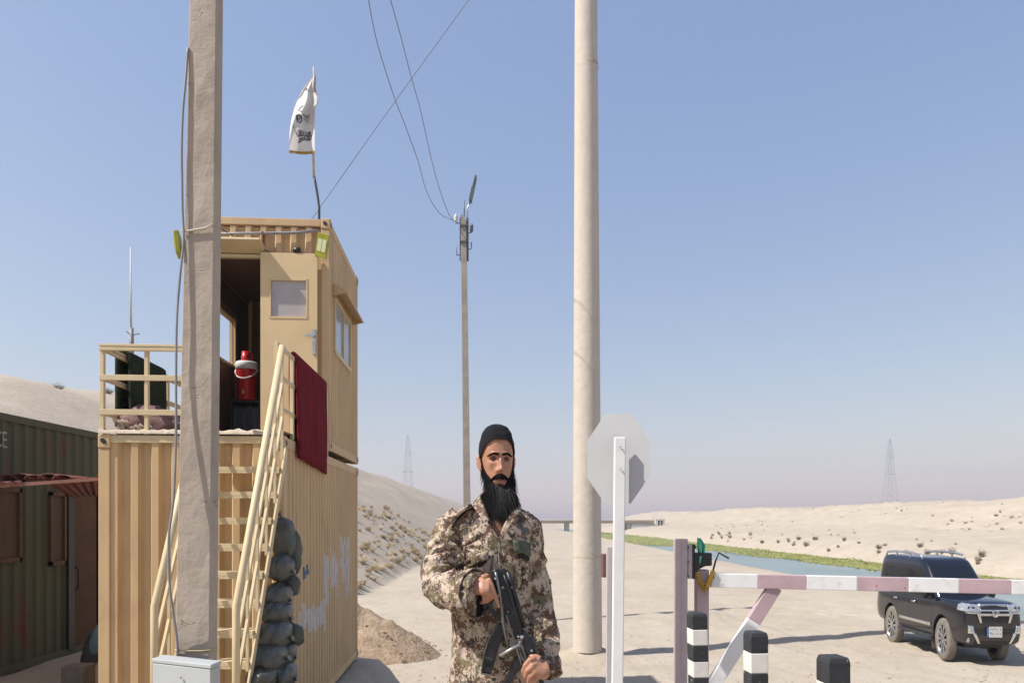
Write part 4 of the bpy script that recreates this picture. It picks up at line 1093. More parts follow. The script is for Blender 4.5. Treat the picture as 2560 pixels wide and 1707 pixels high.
WARM = mat("barrier_white", (.70, .69, .68), rough=.55, var=.06, vs=3, bump=.08, dirt=((.42, .38, .35), 7, .58, .8), chips=((.25, .16, .13), 11, .69, .71))
tp = root("steel_post", at(1522, 1900, 6.6), "thin mauve steel post with a rusty box behind the white sign post", "post")
m = MB(); m.bar(at(1521, 1900, 6.6), at(1523, 1366, 6.6), .05, .05, up=(0, 1, 0)); m.build("shaft", mat("mauve_grey", (.45, .41, .43), rough=.6, var=.08, vs=4), tp, bevel=.005)
m = MB(); a, c = at(1505, 1442, 6.7), at(1520, 1384, 6.7); m.box(a.x, c.x, 6.66, 6.8, a.z, c.z); m.build("rusty_box", mat("rust_brown", (.15, .085, .07), rough=.8, var=.2, vs=7), tp, bevel=.006)

# ------------------------------------------------------------------ barrier
BY = 6.3
br = root("barrier", at(1705, 1800, BY), "red and white barrier arm on mauve steel posts with a diagonal brace", "barrier")
gz = -.12
def vpost(x0, x1, top, Y, m_, name, xb=None, dep=.11):
    a, c = at(x0, top, Y), at(x1, top, Y); xb0, xb1 = (a.x, c.x) if xb is None else (at(xb[0], top, Y).x, at(xb[1], top, Y).x)
    m = MB(); m.add([(xb0, Y, gz), (xb1, Y, gz), (xb1, Y + dep, gz), (xb0, Y + dep, gz), (a.x, Y, a.z), (c.x, Y, c.z), (c.x, Y + dep, c.z), (a.x, Y + dep, a.z)], [(0, 1, 5, 4), (1, 2, 6, 5), (2, 3, 7, 6), (3, 0, 4, 7), (4, 5, 6, 7), (0, 3, 2, 1)])
    return m.build(name, m_, br, bevel=.006)
vpost(1690, 1720, 1346.5, BY, MAUVE, "hinge_post", (1690.5, 1718))
z5 = lambda x, y, Y=BY: at(1660 + x / 8.714, 1300 + y / 8.714, Y)
m = MB(); a = z5(390, 420); m.bar(z5(392, 405, BY - .002), z5(392, 3400, BY - .002), .012, .01, up=(0, 1, 0)); m.build("weld_seam", MAUVE, br)
m = MB(); a, c = z5(528, 1270), z5(615, 525); m.box(a.x, c.x, BY - .01, BY + .12, a.z, c.z); m.build("flange", MAUVE, br, bevel=.004)
for yy in (590, 905, 1215): m = MB(); m.tube([z5(520, yy, BY - .005), z5(545, yy, BY - .005)], .012, 8); m.build("hinge_pin", DKST, br)
m = MB(); a, c = z5(616, 1275), z5(664, 520); m.box(a.x, c.x, BY - .02, BY + .13, a.z, c.z); m.tube([z5(666, 580, BY), z5(690, 580, BY)], .018, 8); m.build("black_flange", BLACKM, br, bevel=.004)
m = MB(); m.prism([z5(665, 712, BY - .03), z5(1050, 712, BY - .03), z5(1050, 990, BY - .03), z5(905, 1000, BY - .03), z5(670, 1115, BY - .03)], (0, .16, 0)); m.build("pivot_box", BLACKM, br, bevel=.008)
vpost(1743, 1773, 1424, BY + .02, MAUVED, "pivot_post", (1743, 1772))
m = MB(); m.tube([at(1780, 1436, BY), at(1788, 1405, BY), at(1797, 1381, BY), at(1822, 1395, BY)], .009, 8); m.build("bent_rod", BLACKM, br)
segs = [1776, 1892, 2013.6, 2139, 2267, 2392, 2523, 2720]
def arm_at(px): 
    t = (px - 1776) / (2720 - 1776); Y = lerp(BY + .03, BY - .25, t); py = lerp(1449.3, 1470.5, t); return at(px, py, Y)
for k, (a, c) in enumerate(zip(segs, segs[1:])):
    m = MB(); A, C = arm_at(a), arm_at(c); m.bar(A, C, .07, .128); m.build("arm_segment", MAUVED if k % 2 else WARM, br, bevel=.005)
A, C = at(1937, 1466, BY + .0), at(1757, 1752, BY + .0); M_ = A.lerp(C, .30)
d_ = (C - A).normalized(); 
m = MB(); m.bar(A, M_, .06, .125, up=(1, 0, .6)); m.build("brace_upper", MAUVED, br, bevel=.005)
m = MB(); m.bar(M_, C, .06, .125, up=(1, 0, .6)); m.build("brace_lower", WARM, br, bevel=.005)
# cloths tied to it
b = MB(); rows = []
for i in range(9):
    t = i / 8; row = []
    for j in range(9):
        s = j / 8; xl = interp([(0, 725), (.5, 732), (1, 770)], t); xr = interp([(0, 800), (.25, 850), (.5, 895), (1, 868)], t); p = z5(lerp(xl, xr, s), lerp(392, 722, t), BY - .01)
        row.append((p.x, p.y + .025 * math.sin(9 * s + 2 * t), p.z + .008 * math.sin(7 * s)))
    rows.append(row)
b.grid(rows); b.grid([[z5(770 + 60 * s * (1 - t), 780 + 200 * t, BY - .035) for s in (0, .5, 1)] for t in (0, .4, .8, .97)])
o = b.build("cloth_strip", mat("turquoise_cloth", (.10, .44, .30), rough=.9, var=.15, vs=8)); o.modifiers.new("t", 'SOLIDIFY').thickness = .004; tag(o, "turquoise green cloth strip tied to the barrier's black pivot box", "cloth")
b = MB(); gp = [(728, 1120), (750, 1230), (800, 1350), (880, 1440), (960, 1370), (1010, 1260), (1060, 1130), (1085, 1090)]
for a, c in zip(gp, gp[1:]): b.bar(z5(*a, BY - .02), z5(*c, BY - .02), .03, .03, up=(0, 1, 0))
for k in range(34):
    t = k / 33; i = min(6, int(t * 7)); f_ = t * 7 - i; x = lerp(gp[i][0], gp[i + 1][0], f_); y = lerp(gp[i][1], gp[i + 1][1], f_); b.bar(z5(x, y, BY - .022), z5(x + random.uniform(-12, 12), y + random.uniform(90, 190), BY - .02), .006, .006, up=(0, 1, 0))
o = b.build("garland", mat("mustard_garland", (.34, .20, .03), rough=.9, var=.25, vs=12)); tag(o, "mustard yellow fringed garland looped round the barrier post", "garland")

# ------------------------------------------------------------------ bollards
BBLK = mat("bollard_black", (.03, .031, .034), rough=.75, var=.3, vs=10, bump=.35, bs=22, bd=.008, chips=((.4, .4, .4), 14, .645, .67))
BWHT = mat("bollard_white", (.66, .62, .57), rough=.75, var=.08, vs=6, bump=.3, bs=22, bd=.008, chips=((.3, .28, .25), 12, .72, .75))
def bollard(px, top, Y, wpx, stripe_px, lean_, label, yaw):
    p = at(px, top, Y); w_ = wpx / F * Y / 2; st = stripe_px / F * Y; g = ground_h(p.x, Y) - .05
    r = root("bollard", (p.x - lean_ * p.z, Y, g), label, "bollard", "striped bollards by the barrier", rz=yaw, local=True)
    H = p.z - g; k = 0; z1 = H
    while z1 > 0:
        z0 = max(0, z1 - st); nb = 5; rows = []
        for i in range(nb + 1):
            z = lerp(z0, z1, i / nb); x0 = lean_ * z; q = w_ * (.88 if (k == 0 and i == nb) else 1.0)
            f = lambda s: 1 + .02 * nse(z * 9, s, px)
            rows.append([(x0 - q * f(1), -q * f(2), z), (x0, -q * 1.0, z), (x0 + q * f(3), -q * f(4), z), (x0 + q * f(3), q * f(5), z), (x0, q, z), (x0 - q * f(1), q * f(6), z)])
        m = MB(); m.grid(rows, wrap=True, smooth_=False); m.f += [tuple(reversed(range(6))), tuple(range(len(m.v) - 6, len(m.v)))]; m.m += [0, 0]; m.sm += [False, False]
        m.build("black_band" if k % 2 == 0 else "white_band", BBLK if k % 2 == 0 else BWHT, r, bevel=.008); k += 1; z1 = z0
bollard(1742, 1530, 5.6, 40, 39.7, -.025, "black and white bollard in front of the barrier posts", .10)
bollard(1889, 1577, 4.7, 46, 50.5, -.004, "black and white bollard in the middle, before the diagonal brace", .08)
bollard(2083, 1638, 4.1, 58, 66, 0, "bollard standing apart towards the car, only its black top showing", .10)

# ------------------------------------------------------------------ bridge, hut, pylons
bg_ = root("bridge", (30, 300, -4.8), "low concrete bridge crossing the canal in the distance", "bridge")
BRC = mat("bridge_concrete", (.42, .34, .28), rough=.9, var=.1, vs=.2, bump=.1); BRG = mat("abutment_grey", (.42, .41, .41), rough=.9, var=.08, vs=.3)
MB().box(-12, 62, 298, 306, -.2, 1.0).build("deck", BRC, bg_)
MB().box(-12, 62, 297.6, 298, .75, 1.25).build("edge_beam", BRC, bg_)
for x in (24.2, 51.2): MB().box(x - .9, x + .9, 299, 305, -6, -.2).build("pier", BRG, bg_)
m = MB(); m.prism([(52.2, 298.2, -5.5), (62.5, 298.2, -1.2), (62.5, 298.2, -.25), (52.2, 298.2, -.25)], (0, 7, 0)); m.build("abutment", BRG, bg_)
hut = root("gate_frame", (64, 296, ground_h(64, 296)), "small frame hut with white lettering board at the far end of the bridge", "hut")
m = MB()
for x in (62.6, 64.2, 65.8): MB().box(x - .22, x + .22, 295.5, 296, -1.3, 1.4).build("post", BRG, hut)
MB().box(62.2, 66.2, 295.2, 297.5, 1.4, 1.65).build("roof", BRG, hut); MB().box(63.4, 65.4, 296.2, 297, -1.3, 1.1).build("wall", BOARD, hut)
for k in range(5): MB().box(60.6 + 1.0 * k, 61.25 + 1.0 * k, 295.4, 295.5, 2.5 + .15 * (k % 2), 3.4).build("letter_panel", WHITE, hut)
for x in (61.2, 64.9): MB().box(x - .08, x + .08, 295.5, 295.6, 1.2, 2.6).build("board_post", BRG, hut)
PYM = mat("pylon_steel", (.30, .31, .32), rough=.6, metal=.2, var=.1, vs=1, bump=0)
def pylon(px, top, base_z, Y, label):
    t = at(px, top, Y); H = t.z - base_z; r = root("pylon", (t.x, Y, base_z), label, "pylon", "lattice pylons on the horizon")
    wd = lambda s: H * interp([(0, .085), (.45, .048), (.62, .034), (.9, .02), (1, .004)], s)
    P = lambda s, i, j: Vector((t.x + i * wd(s), Y + j * wd(s), base_z + H * s)); lv = [0, .12, .23, .33, .42, .5, .57, .63, .69, .75, .81, .87, .93, 1]
    th = H * .0026
    for i in (-1, 1):
        for j in (-1, 1):
            m = MB()
            for a, c in zip(lv, lv[1:]): m.bar(P(a, i, j), P(c, i, j), th, th, up=(0, 1, 0))
            m.build("leg", PYM, r)
    m = MB()
    for a, c in zip(lv, lv[1:]):
        for j in (-1, 1):
            m.bar(P(a, -1, j), P(c, 1, j), th * .6, th * .6, up=(0, 1, 0)); m.bar(P(a, 1, j), P(c, -1, j), th * .6, th * .6, up=(0, 1, 0)); m.bar(P(c, -1, j), P(c, 1, j), th * .6, th * .6)
            m.bar(P(a, j, -1), P(c, j, 1), th * .6, th * .6, up=(1, 0, 0))
    m.build("lattice", PYM, r)["kind"] = "stuff"
    for s, l in ((.57, .062), (.78, .05)):
        m = MB(); c = P(s, 0, 0); m.bar(c + Vector((-H * l, 0, 0)), c + Vector((H * l, 0, 0)), th * 1.6, th * 1.6); m.bar(c + Vector((-H * l, 0, 0)), P(s + .05, 0, 0), th, th); m.bar(c + Vector((H * l, 0, 0)), P(s + .05, 0, 0), th, th); m.build("cross_arm", PYM, r)
pylon(1020, 1088, -1, 880, "hazy lattice pylon behind the left bank")
pylon(2225, 1097, -1, 900, "hazy lattice pylon above the far hill on the right")
# ------------------------------------------------------------------ dark SUV beyond the barrier
def car_paint():
    m = bpy.data.materials.new("navy_paint"); m.use_nodes = True; nt = NT(m); p = nt.n["Principled BSDF"]
    tc = nt.new("ShaderNodeTexCoord").outputs['Object']
    n = nt.new("ShaderNodeTexNoise", inp={'Scale': 3.0, 'Detail': 6, 'Roughness': .65}); nt.link(tc, n.inputs[0])
    sx = nt.new("ShaderNodeSeparateXYZ"); nt.link(tc, sx.inputs[0])
    # road dust thrown up along the sills and doors
    mr = nt.new("ShaderNodeMapRange", inp={1: .35, 2: 1.12, 3: .42, 4: .0}); nt.link(sx.outputs[2], mr.inputs[0])
    mu = nt.new("ShaderNodeMath", operation='MULTIPLY'); nt.link(mr.outputs[0], mu.inputs[0]); nt.link(ramp(nt, n.outputs['Fac'], [(.25, .25), (.75, .85)]), mu.inputs[1])
    nt.link(mixc(nt, mu.outputs[0], (.0045, .0055, .012), (.10, .072, .052)), p.inputs['Base Color'])
    nt.link(ramp(nt, mu.outputs[0], [(0, .13), (.6, .5)]), p.inputs['Roughness'])
    p.inputs['Coat Weight'].default_value = .6; p.inputs['Coat Roughness'].default_value = .08; p.inputs['Specular IOR Level'].default_value = .5
    return m
PAINT = car_paint()
CHROME = mat("chrome", (.72, .72, .73), rough=.12, metal=1.0, var=.03, vs=6, bump=0)
CGLASS = mat("dark_car_glass", (.006, .008, .012), rough=.02, var=.05, vs=2, bump=0, spec=.7)
TYRE = mat("dusty_tyre", (.17, .15, .125), rough=.9, var=.25, vs=8, bump=.3, bs=40)
RIM = mat("alloy_rim", (.55, .55, .56), rough=.25, metal=.9, var=.05, vs=6, bump=0)
LENS = mat("headlight_lens", (.42, .44, .47), rough=.06, metal=.5, var=.5, vs=16, bump=.1, bs=20, spec=.9)
car = root("car", (13.66, 21.72, -2.40), "black four wheel drive car with chrome grille parked beyond the barrier", "car", rz=math.radians(179), local=True)
car.scale = (.915, .99, 1.58)           # the photograph shows it this tall
def cmir(m): return m
# lower body
st = [(-2.47, .82, .50, 1.08), (-2.42, .89, .44, 1.13), (-2.2, .945, .42, 1.15), (-1.85, .965, .40, 1.16), (-1.35, .985, .38, 1.16), (-.85, .965, .34, 1.16), (-.3, .96, .33, 1.16), (.4, .96, .33, 1.165),
      (.95, .965, .34, 1.17), (1.15, .97, .35, 1.20), (1.5, .985, .37, 1.195), (1.9, .965, .37, 1.175), (2.18, .94, .37, 1.155), (2.34, .90, .38, 1.125), (2.43, .84, .40, 1.07), (2.475, .76, .44, .98)]
rows = []
for y, w_, bz, tz in st:
    half = [(0, bz), (w_ * .8, bz), (w_ * .96, bz + .07), (w_ * .995, bz + .25), (w_, .78), (w_ * .985, tz - .17), (w_ * .95, tz - .05), (w_ * .86, tz - .005), (w_ * .55, tz + .015), (0, tz + .02)]
    ring = [(x, y, z) for x, z in half] + [(-x, y, z) for x, z in reversed(half[1:-1])]
    rows.append(ring)
b = MB(); b.grid(rows, wrap=True); n_ = len(rows[0])
b.f += [tuple(range(n_)), tuple(range(len(b.v) - n_, len(b.v)))]; b.m += [0, 0]; b.sm += [True, True]
body = b.build("body", PAINT, car)
body.modifiers.new("s", 'SUBSURF').levels = 2; body.modifiers["s"].render_levels = 2
cut = MB()
for y in (1.48, -1.36):
    for s in (-1, 1): cut.tube([(s * .62, y, .40), (s * 1.2, y, .40)], .47, 28)
co_ = cut.build("cutter", PAINT); 
bl = body.modifiers.new("b", 'BOOLEAN'); bl.operation = 'DIFFERENCE'; bl.solver = 'EXACT'; 
co_.matrix_world = Matrix.Identity(4)
# the boolean works in world space: evaluate with the car at the origin
sv = (car.location.copy(), car.rotation_euler.copy(), car.scale.copy())
car.location = (0, 0, 0); car.rotation_euler = (0, 0, 0); car.scale = (1, 1, 1)
bl.object = co_; bpy.context.view_layer.update(); evaluated(body, "body"); bpy.data.objects.remove(co_)
for p in body.data.polygons: p.use_smooth = True
try: body.data.set_sharp_from_angle(angle=math.radians(35))
except Exception: pass
# cab
lev = [(1.10, -2.43, 1.30, .945), (1.22, -2.42, 1.16, .935), (1.5, -2.37, .80, .88), (1.70, -2.32, .54, .84), (1.81, -2.27, .39, .81), (1.862, -2.18, .25, .765), (1.888, -2.02, .05, .66), (1.90, -1.65, -.35, .4)]
rows = []
for z, yr, yf, hw in lev:
    ring = []
    for j in range(96):
        a = 2 * math.pi * j / 96; cx_, sy_ = math.cos(a), math.sin(a); e = 2 / 8.5
        ring.append((hw * math.copysign(abs(cx_) ** e, cx_), (yr + yf) / 2 + (yf - yr) / 2 * math.copysign(abs(sy_) ** e, sy_), z))
    rows.append(ring)
b = MB(); b.grid(rows, wrap=True); b.f.append(tuple(range(len(b.v) - 96, len(b.v)))); b.m.append(0); b.sm.append(True)
cabm = b.build("cab", PAINT, car)
cbv = BVHTree.FromPolygons([tuple(v.co) for v in cabm.data.vertices], [tuple(p.vertices) for p in cabm.data.polygons])
bbv = BVHTree.FromPolygons([tuple(v.co) for v in body.data.vertices], [tuple(p.vertices) for p in body.data.polygons])
def skin_panel(quad, direction, name, m, parent=car, off=.006, n=10, bvh=None, thick=0):
    """a panel that follows the car's skin: quad corners are cast along direction onto the body"""
    d = Vector(direction); A, B, C, D = [Vector(q) for q in quad]; rows = []
    for i in range(n + 1):
        row = []
        for j in range(n + 1):
            p = A.lerp(B, j / n).lerp(D.lerp(C, j / n), i / n)
            h = (bvh or cbv).ray_cast(p - d * 3, d)
            row.append(tuple((h[0] if h[0] else p) - d * off))
        rows.append(row)
    m_ = MB(); m_.grid(rows); o = m_.build(name, m, parent)
    if thick: md = o.modifiers.new("t", 'SOLIDIFY'); md.thickness = thick; md.offset = 1
    return o
for s in (1, -1):
    d = (-s, 0, 0)
    skin_panel([(0, .95, 1.2), (0, -.22, 1.2), (0, -.22, 1.66), (0, .42, 1.66)], d, "side_window", CGLASS)
    skin_panel([(0, -.29, 1.2), (0, -1.28, 1.2), (0, -1.28, 1.665), (0, -.29, 1.665)], d, "side_window", CGLASS)
    skin_panel([(0, -1.36, 1.2), (0, -2.16, 1.2), (0, -2.06, 1.655), (0, -1.36, 1.66)], d, "side_window", CGLASS)
    # chrome strip on the rear pillar, handles, side moulding
    skin_panel([(0, -2.20, 1.18), (0, -2.215, 1.18), (0, -2.12, 1.68), (0, -2.105, 1.68)], d, "pillar_trim", CHROME, off=.012, n=4)
    for y in (.02, -1.02): skin_panel([(0, y + .1, .985), (0, y - .1, .985), (0, y - .1, 1.02), (0, y + .1, 1.02)], d, "door_handle", CHROME, off=.03, n=3, bvh=bbv, thick=.02)
    skin_panel([(0, .92, .60), (0, -.82, .60), (0, -.82, .66), (0, .92, .66)], d, "side_moulding", CHROME, off=.012, n=8, bvh=bbv, thick=.01)
    for y in (.98, -.255, -1.0): skin_panel([(0, y + .006, .48), (0, y - .006, .48), (0, y - .006, 1.12), (0, y + .006, 1.12)], d, "door_seam", BLACKM, off=.002, n=6, bvh=bbv)
    m = MB(); m.bar((s * .93, 1.0, .40), (s * .93, -.85, .40), .17, .05); m.build("running_board", DARKG, car, bevel=.012)
    # mirror
    m = MB(); m.grid([[(s * (.98 + .12 * (1 + math.cos(a) * r_)), .86 + .07 * t, 1.22 + .1 * math.sin(a) * r_) for a in [2 * math.pi * k / 14 for k in range(14)]] for t, r_ in ((-1, .8), (-.5, 1), (.4, .95), (1, .6), (1.2, .05))], wrap=True); m.bar((s * .9, .86, 1.2), (s * 1.05, .86, 1.2), .05, .05); m.build("mirror", BLACKM, car)
    # roof rail
    m = MB(); m.tube([(s * .72, .14, 1.85), (s * .735, .02, 1.93), (s * .74, -.5, 1.965), (s * .74, -1.4, 1.965), (s * .73, -1.95, 1.94), (s * .72, -2.08, 1.85)], .024, 8)
    for y in (-.55, -1.35): m.bar((s * .735, y, 1.83), (s * .74, y, 1.965), .04, .05, up=(0, 1, 0))
    m.build("roof_rail", mat("rail_silver", (.40, .40, .45), rough=.3, metal=.7, bump=0), car)
    # lamps
    hl = skin_panel([(s * .42, 0, .985), (s * .84, 0, 1.0), (s * .84, 0, 1.125), (s * .42, 0, 1.10)], (0, -1, 0), "headlight", LENS, off=.015, n=10, bvh=bbv, thick=.02)
    for k in range(3):
        h = bbv.ray_cast(Vector((s * (.52 + .12 * k), 4, 1.05)), Vector((0, -1, 0)))
        if h[0]: q = h[0] + Vector((0, .034, 0)); m = MB(); m.tube([q, q + Vector((0, .006, 0))], .042, 12); m.build("lamp_unit", DARKG if k else CHROME, hl)
    hl2 = skin_panel([(0, 2.42, .995), (0, 2.16, 1.01), (0, 2.16, 1.115), (0, 2.42, 1.10)], (-s, 0, 0), "headlight", LENS, off=.012, n=5, bvh=bbv, thick=.015)
    skin_panel([(s * .44, 0, .955), (s * .84, 0, .965), (s * .84, 0, .99), (s * .44, 0, .985)], (0, -1, 0), "lamp_trim", CHROME, off=.02, n=8, bvh=bbv, thick=.015)
    skin_panel([(s * .40, 0, .80), (s * .46, 0, .80), (s * .56, 0, .985), (s * .46, 0, .985)], (0, -1, 0), "grille_side", CHROME, off=.025, n=5, bvh=bbv, thick=.015)
    fg = skin_panel([(s * .60, 0, .61), (s * .80, 0, .61), (s * .80, 0, .75), (s * .66, 0, .75)], (0, -1, 0), "fog_lamp", CHROME, off=.012, n=4, bvh=bbv, thick=.015)
    skin_panel([(s * .64, 0, .64), (s * .72, 0, .64), (s * .72, 0, .72), (s * .66, 0, .72)], (0, -1, 0), "fog_lens", LENS, fg, off=.032, n=3, bvh=bbv)
    skin_panel([(s * .44, 0, .43), (s * .50, 0, .43), (s * .68, 0, .62), (s * .58, 0, .62)], (0, -1, 0), "bumper_trim", CHROME, off=.014, n=6, bvh=bbv, thick=.015)
    skin_panel([(s * .74, 0, .45), (s * .80, 0, .45), (s * .80, 0, .52), (s * .76, 0, .53)], (0, -1, 0), "bumper_reflector", LENS, off=.012, n=3, bvh=bbv)
skin_panel([(-.78, 0, 1.22), (.78, 0, 1.22), (.64, 0, 1.735), (-.64, 0, 1.735)], (0, -1, 0), "windscreen", CGLASS, n=14)
skin_panel([(-.7, 0, 1.25), (.7, 0, 1.25), (.62, 0, 1.70), (-.62, 0, 1.70)], (0, 1, 0), "rear_window", CGLASS, n=8)
gr = skin_panel([(-.46, 0, .80), (.46, 0, .80), (.50, 0, 1.115), (-.50, 0, 1.115)], (0, -1, 0), "grille", BLACKM, off=.006, n=10, bvh=bbv)
for z0, z1 in ((.925, .965), (1.005, 1.03), (1.10, 1.118)): skin_panel([(-.47, 0, z0), (.47, 0, z0), (.47, 0, z1), (-.47, 0, z1)], (0, -1, 0), "grille_bar", CHROME, gr, off=.022, n=8, bvh=bbv, thick=.02)
for k in range(9): skin_panel([(-.40 + .1 * k - .008, 0, .81), (-.40 + .1 * k + .008, 0, .81), (-.40 + .1 * k + .008, 0, .92), (-.40 + .1 * k - .008, 0, .92)], (0, -1, 0), "grille_slat", DARKG, gr, off=.012, n=3, bvh=bbv)
skin_panel([(-.62, 0, .40), (.62, 0, .40), (.58, 0, .47), (-.58, 0, .47)], (0, -1, 0), "lower_intake", BLACKM, off=.006, n=8, bvh=bbv)
skin_panel([(-.60, 0, .585), (.60, 0, .585), (.60, 0, .70), (-.60, 0, .70)], (0, -1, 0), "bumper_recess", BLACKM, off=.004, n=8, bvh=bbv)
# emblem: three interlocking ovals
ey = 2.52; m = MB()
def oval(cx_, cz_, rx, rz_): m.tube([(cx_ + rx * math.cos(2 * math.pi * k / 24), ey, cz_ + rz_ * math.sin(2 * math.pi * k / 24)) for k in range(25)], .0085, 6)
oval(0, .97, .105, .062); oval(0, .97, .034, .058); oval(0, .988, .07, .03); m.build("emblem", CHROME, gr)
# number plate with blue band and two rows of characters
pl = MB().box(-.20, .20, 2.515, 2.53, .545, .735).build("number_plate", mat("plate_white", (.55, .53, .50), rough=.5, var=.05), car, bevel=.004)
MB().box(.202, .255, 2.51, 2.526, .56, .72).build("plate_band", mat("plate_blue", (.06, .16, .34), rough=.5), pl)
rn = random.Random(3); m = MB()
for row, z in enumerate((.665, .585)):
    for k in range(6):
        x = -.15 + .06 * k; 
        for q in range(2): m.box(x + rn.uniform(-.015, .0), x + rn.uniform(.006, .022), 2.5305, 2.532, z + rn.uniform(0, .02) + q * .02, z + .012 + rn.uniform(0, .02) + q * .02)
m.build("plate_characters", BLACKM, pl)["kind"] = "stuff"
# hood bulges are part of the paint; wipers and grille done; wheels
def wheel(parent):
    W = bpy.data.objects.new("wheel", None); COL.objects.link(W); W.parent = parent; W.empty_display_size = .1
    prof = [(.27, -.135), (.30, -.14), (.37, -.135), (.392, -.11), (.4, -.06), (.4, .06), (.392, .11), (.37, .135), (.30, .14), (.27, .135)]
    n = 40; t = MB(); t.grid([[(x, r_ * math.cos(2 * math.pi * j / n), r_ * math.sin(2 * math.pi * j / n)) for j in range(n)] for r_, x in prof], wrap=True); t.build("tyre", TYRE, W)
    m = MB(); m.grid([[(x, r_ * math.cos(2 * math.pi * j / n), r_ * math.sin(2 * math.pi * j / n)) for j in range(n)] for r_, x in ((.272, .138), (.262, .125), (.255, .02), (.255, -.13))], wrap=True); m.build("rim", RIM, W)
    m = MB(); m.tube([(.03, 0, 0), (.05, 0, 0)], .252, 32); m.build("brake_disc", BLACKM, W)
    for k in range(10):
        a = 2 * math.pi * k / 10; ca, sa = math.cos(a), math.sin(a); m = MB(); m.prism([(.112, ca * .05 - sa * s_ * .3 * .09, sa * .05 + ca * s_ * .3 * .09) for s_ in (-.5, .5)] + [(.118, ca * .262 - sa * s_ * .055, sa * .262 + ca * s_ * .055) for s_ in (.5, -.5)], (-.03, 0, 0)); m.build("spoke", RIM, W)
    m = MB(); m.tube([(.08, 0, 0), (.125, 0, 0)], [.06, .045], 16); m.build("hub_cap", CHROME, W)
    return W
w0 = wheel(car); w0.location = (.82, 1.48, .40); w0.rotation_euler = (0, 0, math.radians(-4))
for x, y, rz in ((.82, -1.36, 0), (-.82, 1.48, math.pi - math.radians(4)), (-.82, -1.36, math.pi)):
    c = copy_tree(w0, car); c.location = (x, y, .40); c.rotation_euler = (0, 0, rz)
for x in (.8, -.8):
    for y in (-1.86, .92): m = MB(); m.box(x - .12, x + .12, y, y + .02, .16, .5); m.build("mud_flap", mat("dusty_flap", (.12, .085, .065), rough=.9), car)
m = MB(); m.box(-.6, .6, -2.0, 2.0, .30, .45); m.build("underbody", BLACKM, car)
car.location, car.rotation_euler, car.scale = sv
# ------------------------------------------------------------------ the man
PY = 3.3
def P(px, py, dy=0.0): return at(px, py, PY + dy)
PS = PY / F                                   # metres per photo pixel at his distance
def skin_mat():
    m = bpy.data.materials.new("skin"); m.use_nodes = True; nt = NT(m); p = nt.n["Principled BSDF"]
    tc = nt.new("ShaderNodeTexCoord").outputs['Object']
    n = nt.new("ShaderNodeTexNoise", inp={'Scale': 45, 'Detail': 8, 'Roughness': .7}); nt.link(tc, n.inputs[0])
    at_ = nt.new("ShaderNodeAttribute", attribute_name="tint")
    col = ramp(nt, n.outputs['Fac'], [(.3, (.325, .152, .094)), (.7, (.46, .238, .152))])
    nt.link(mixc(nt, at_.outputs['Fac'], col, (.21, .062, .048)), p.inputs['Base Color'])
    p.inputs['Roughness'].default_value = .46; p.inputs['Specular IOR Level'].default_value = .36
    p.inputs['Subsurface Weight'].default_value = .06; p.inputs['Subsurface Radius'].default_value = (.01, .004, .002)
    b_ = nt.new("ShaderNodeBump", inp={'Strength': .25, 'Distance': .003}); n2 = nt.new("ShaderNodeTexNoise", inp={'Scale': 160, 'Detail': 3}); nt.link(tc, n2.inputs[0]); nt.link(n2.outputs['Fac'], b_.inputs['Height']); nt.link(b_.outputs[0], p.inputs['Normal'])
    return m
SKIN = skin_mat()
def camo_mat():
    m = bpy.data.materials.new("digital_camouflage"); m.use_nodes = True; nt = NT(m); p = nt.n["Principled BSDF"]
    tc = nt.new("ShaderNodeTexCoord").outputs['Object']
    sn = nt.new("ShaderNodeVectorMath", operation='SNAP'); sn.inputs[1].default_value = (.0040, .0040, .0052); nt.link(tc, sn.inputs[0])
    def nz(s, off, d=5, r=.72):
        a = nt.new("ShaderNodeVectorMath", operation='ADD'); a.inputs[1].default_value = (off, off * .7, off * 1.3); nt.link(sn.outputs[0], a.inputs[0])
        n = nt.new("ShaderNodeTexNoise", inp={'Scale': s, 'Detail': d, 'Roughness': r}); nt.link(a.outputs[0], n.inputs['Vector']); return n.outputs['Fac']
    st = lambda f, t: ramp(nt, f, [(0, 0.), (t, 1.)], 'CONSTANT')
    col = mixc(nt, st(nz(34, 9), .54), (.45, .36, .285), (.345, .27, .205))
    col = mixc(nt, st(nz(13, 1), .535), col, (.175, .145, .085))
    col = mixc(nt, st(nz(15, 23), .53), col, (.135, .080, .057))
    col = mixc(nt, st(nz(16, 51), .625), col, (.10, .11, .125))
    col = mixc(nt, st(nz(21, 37), .57), col, (.068, .054, .042))
    col = mixc(nt, st(nz(50, 77), .62), col, (.46, .37, .295))
    nt.link(col, p.inputs['Base Color']); p.inputs['Roughness'].default_value = .9; p.inputs['Specular IOR Level'].default_value = .15
    b_ = nt.new("ShaderNodeBump", inp={'Strength': .3, 'Distance': .01}); n2 = nt.new("ShaderNodeTexNoise", inp={'Scale': 30, 'Detail': 6}); nt.link(tc, n2.inputs[0]); nt.link(n2.outputs['Fac'], b_.inputs['Height']); nt.link(b_.outputs[0], p.inputs['Normal'])
    return m
CAMO = camo_mat()
HAIR = mat("black_hair", (.010, .009, .009), rough=.62, var=.3, vs=20, bump=0, spec=.2)
KNIT = None
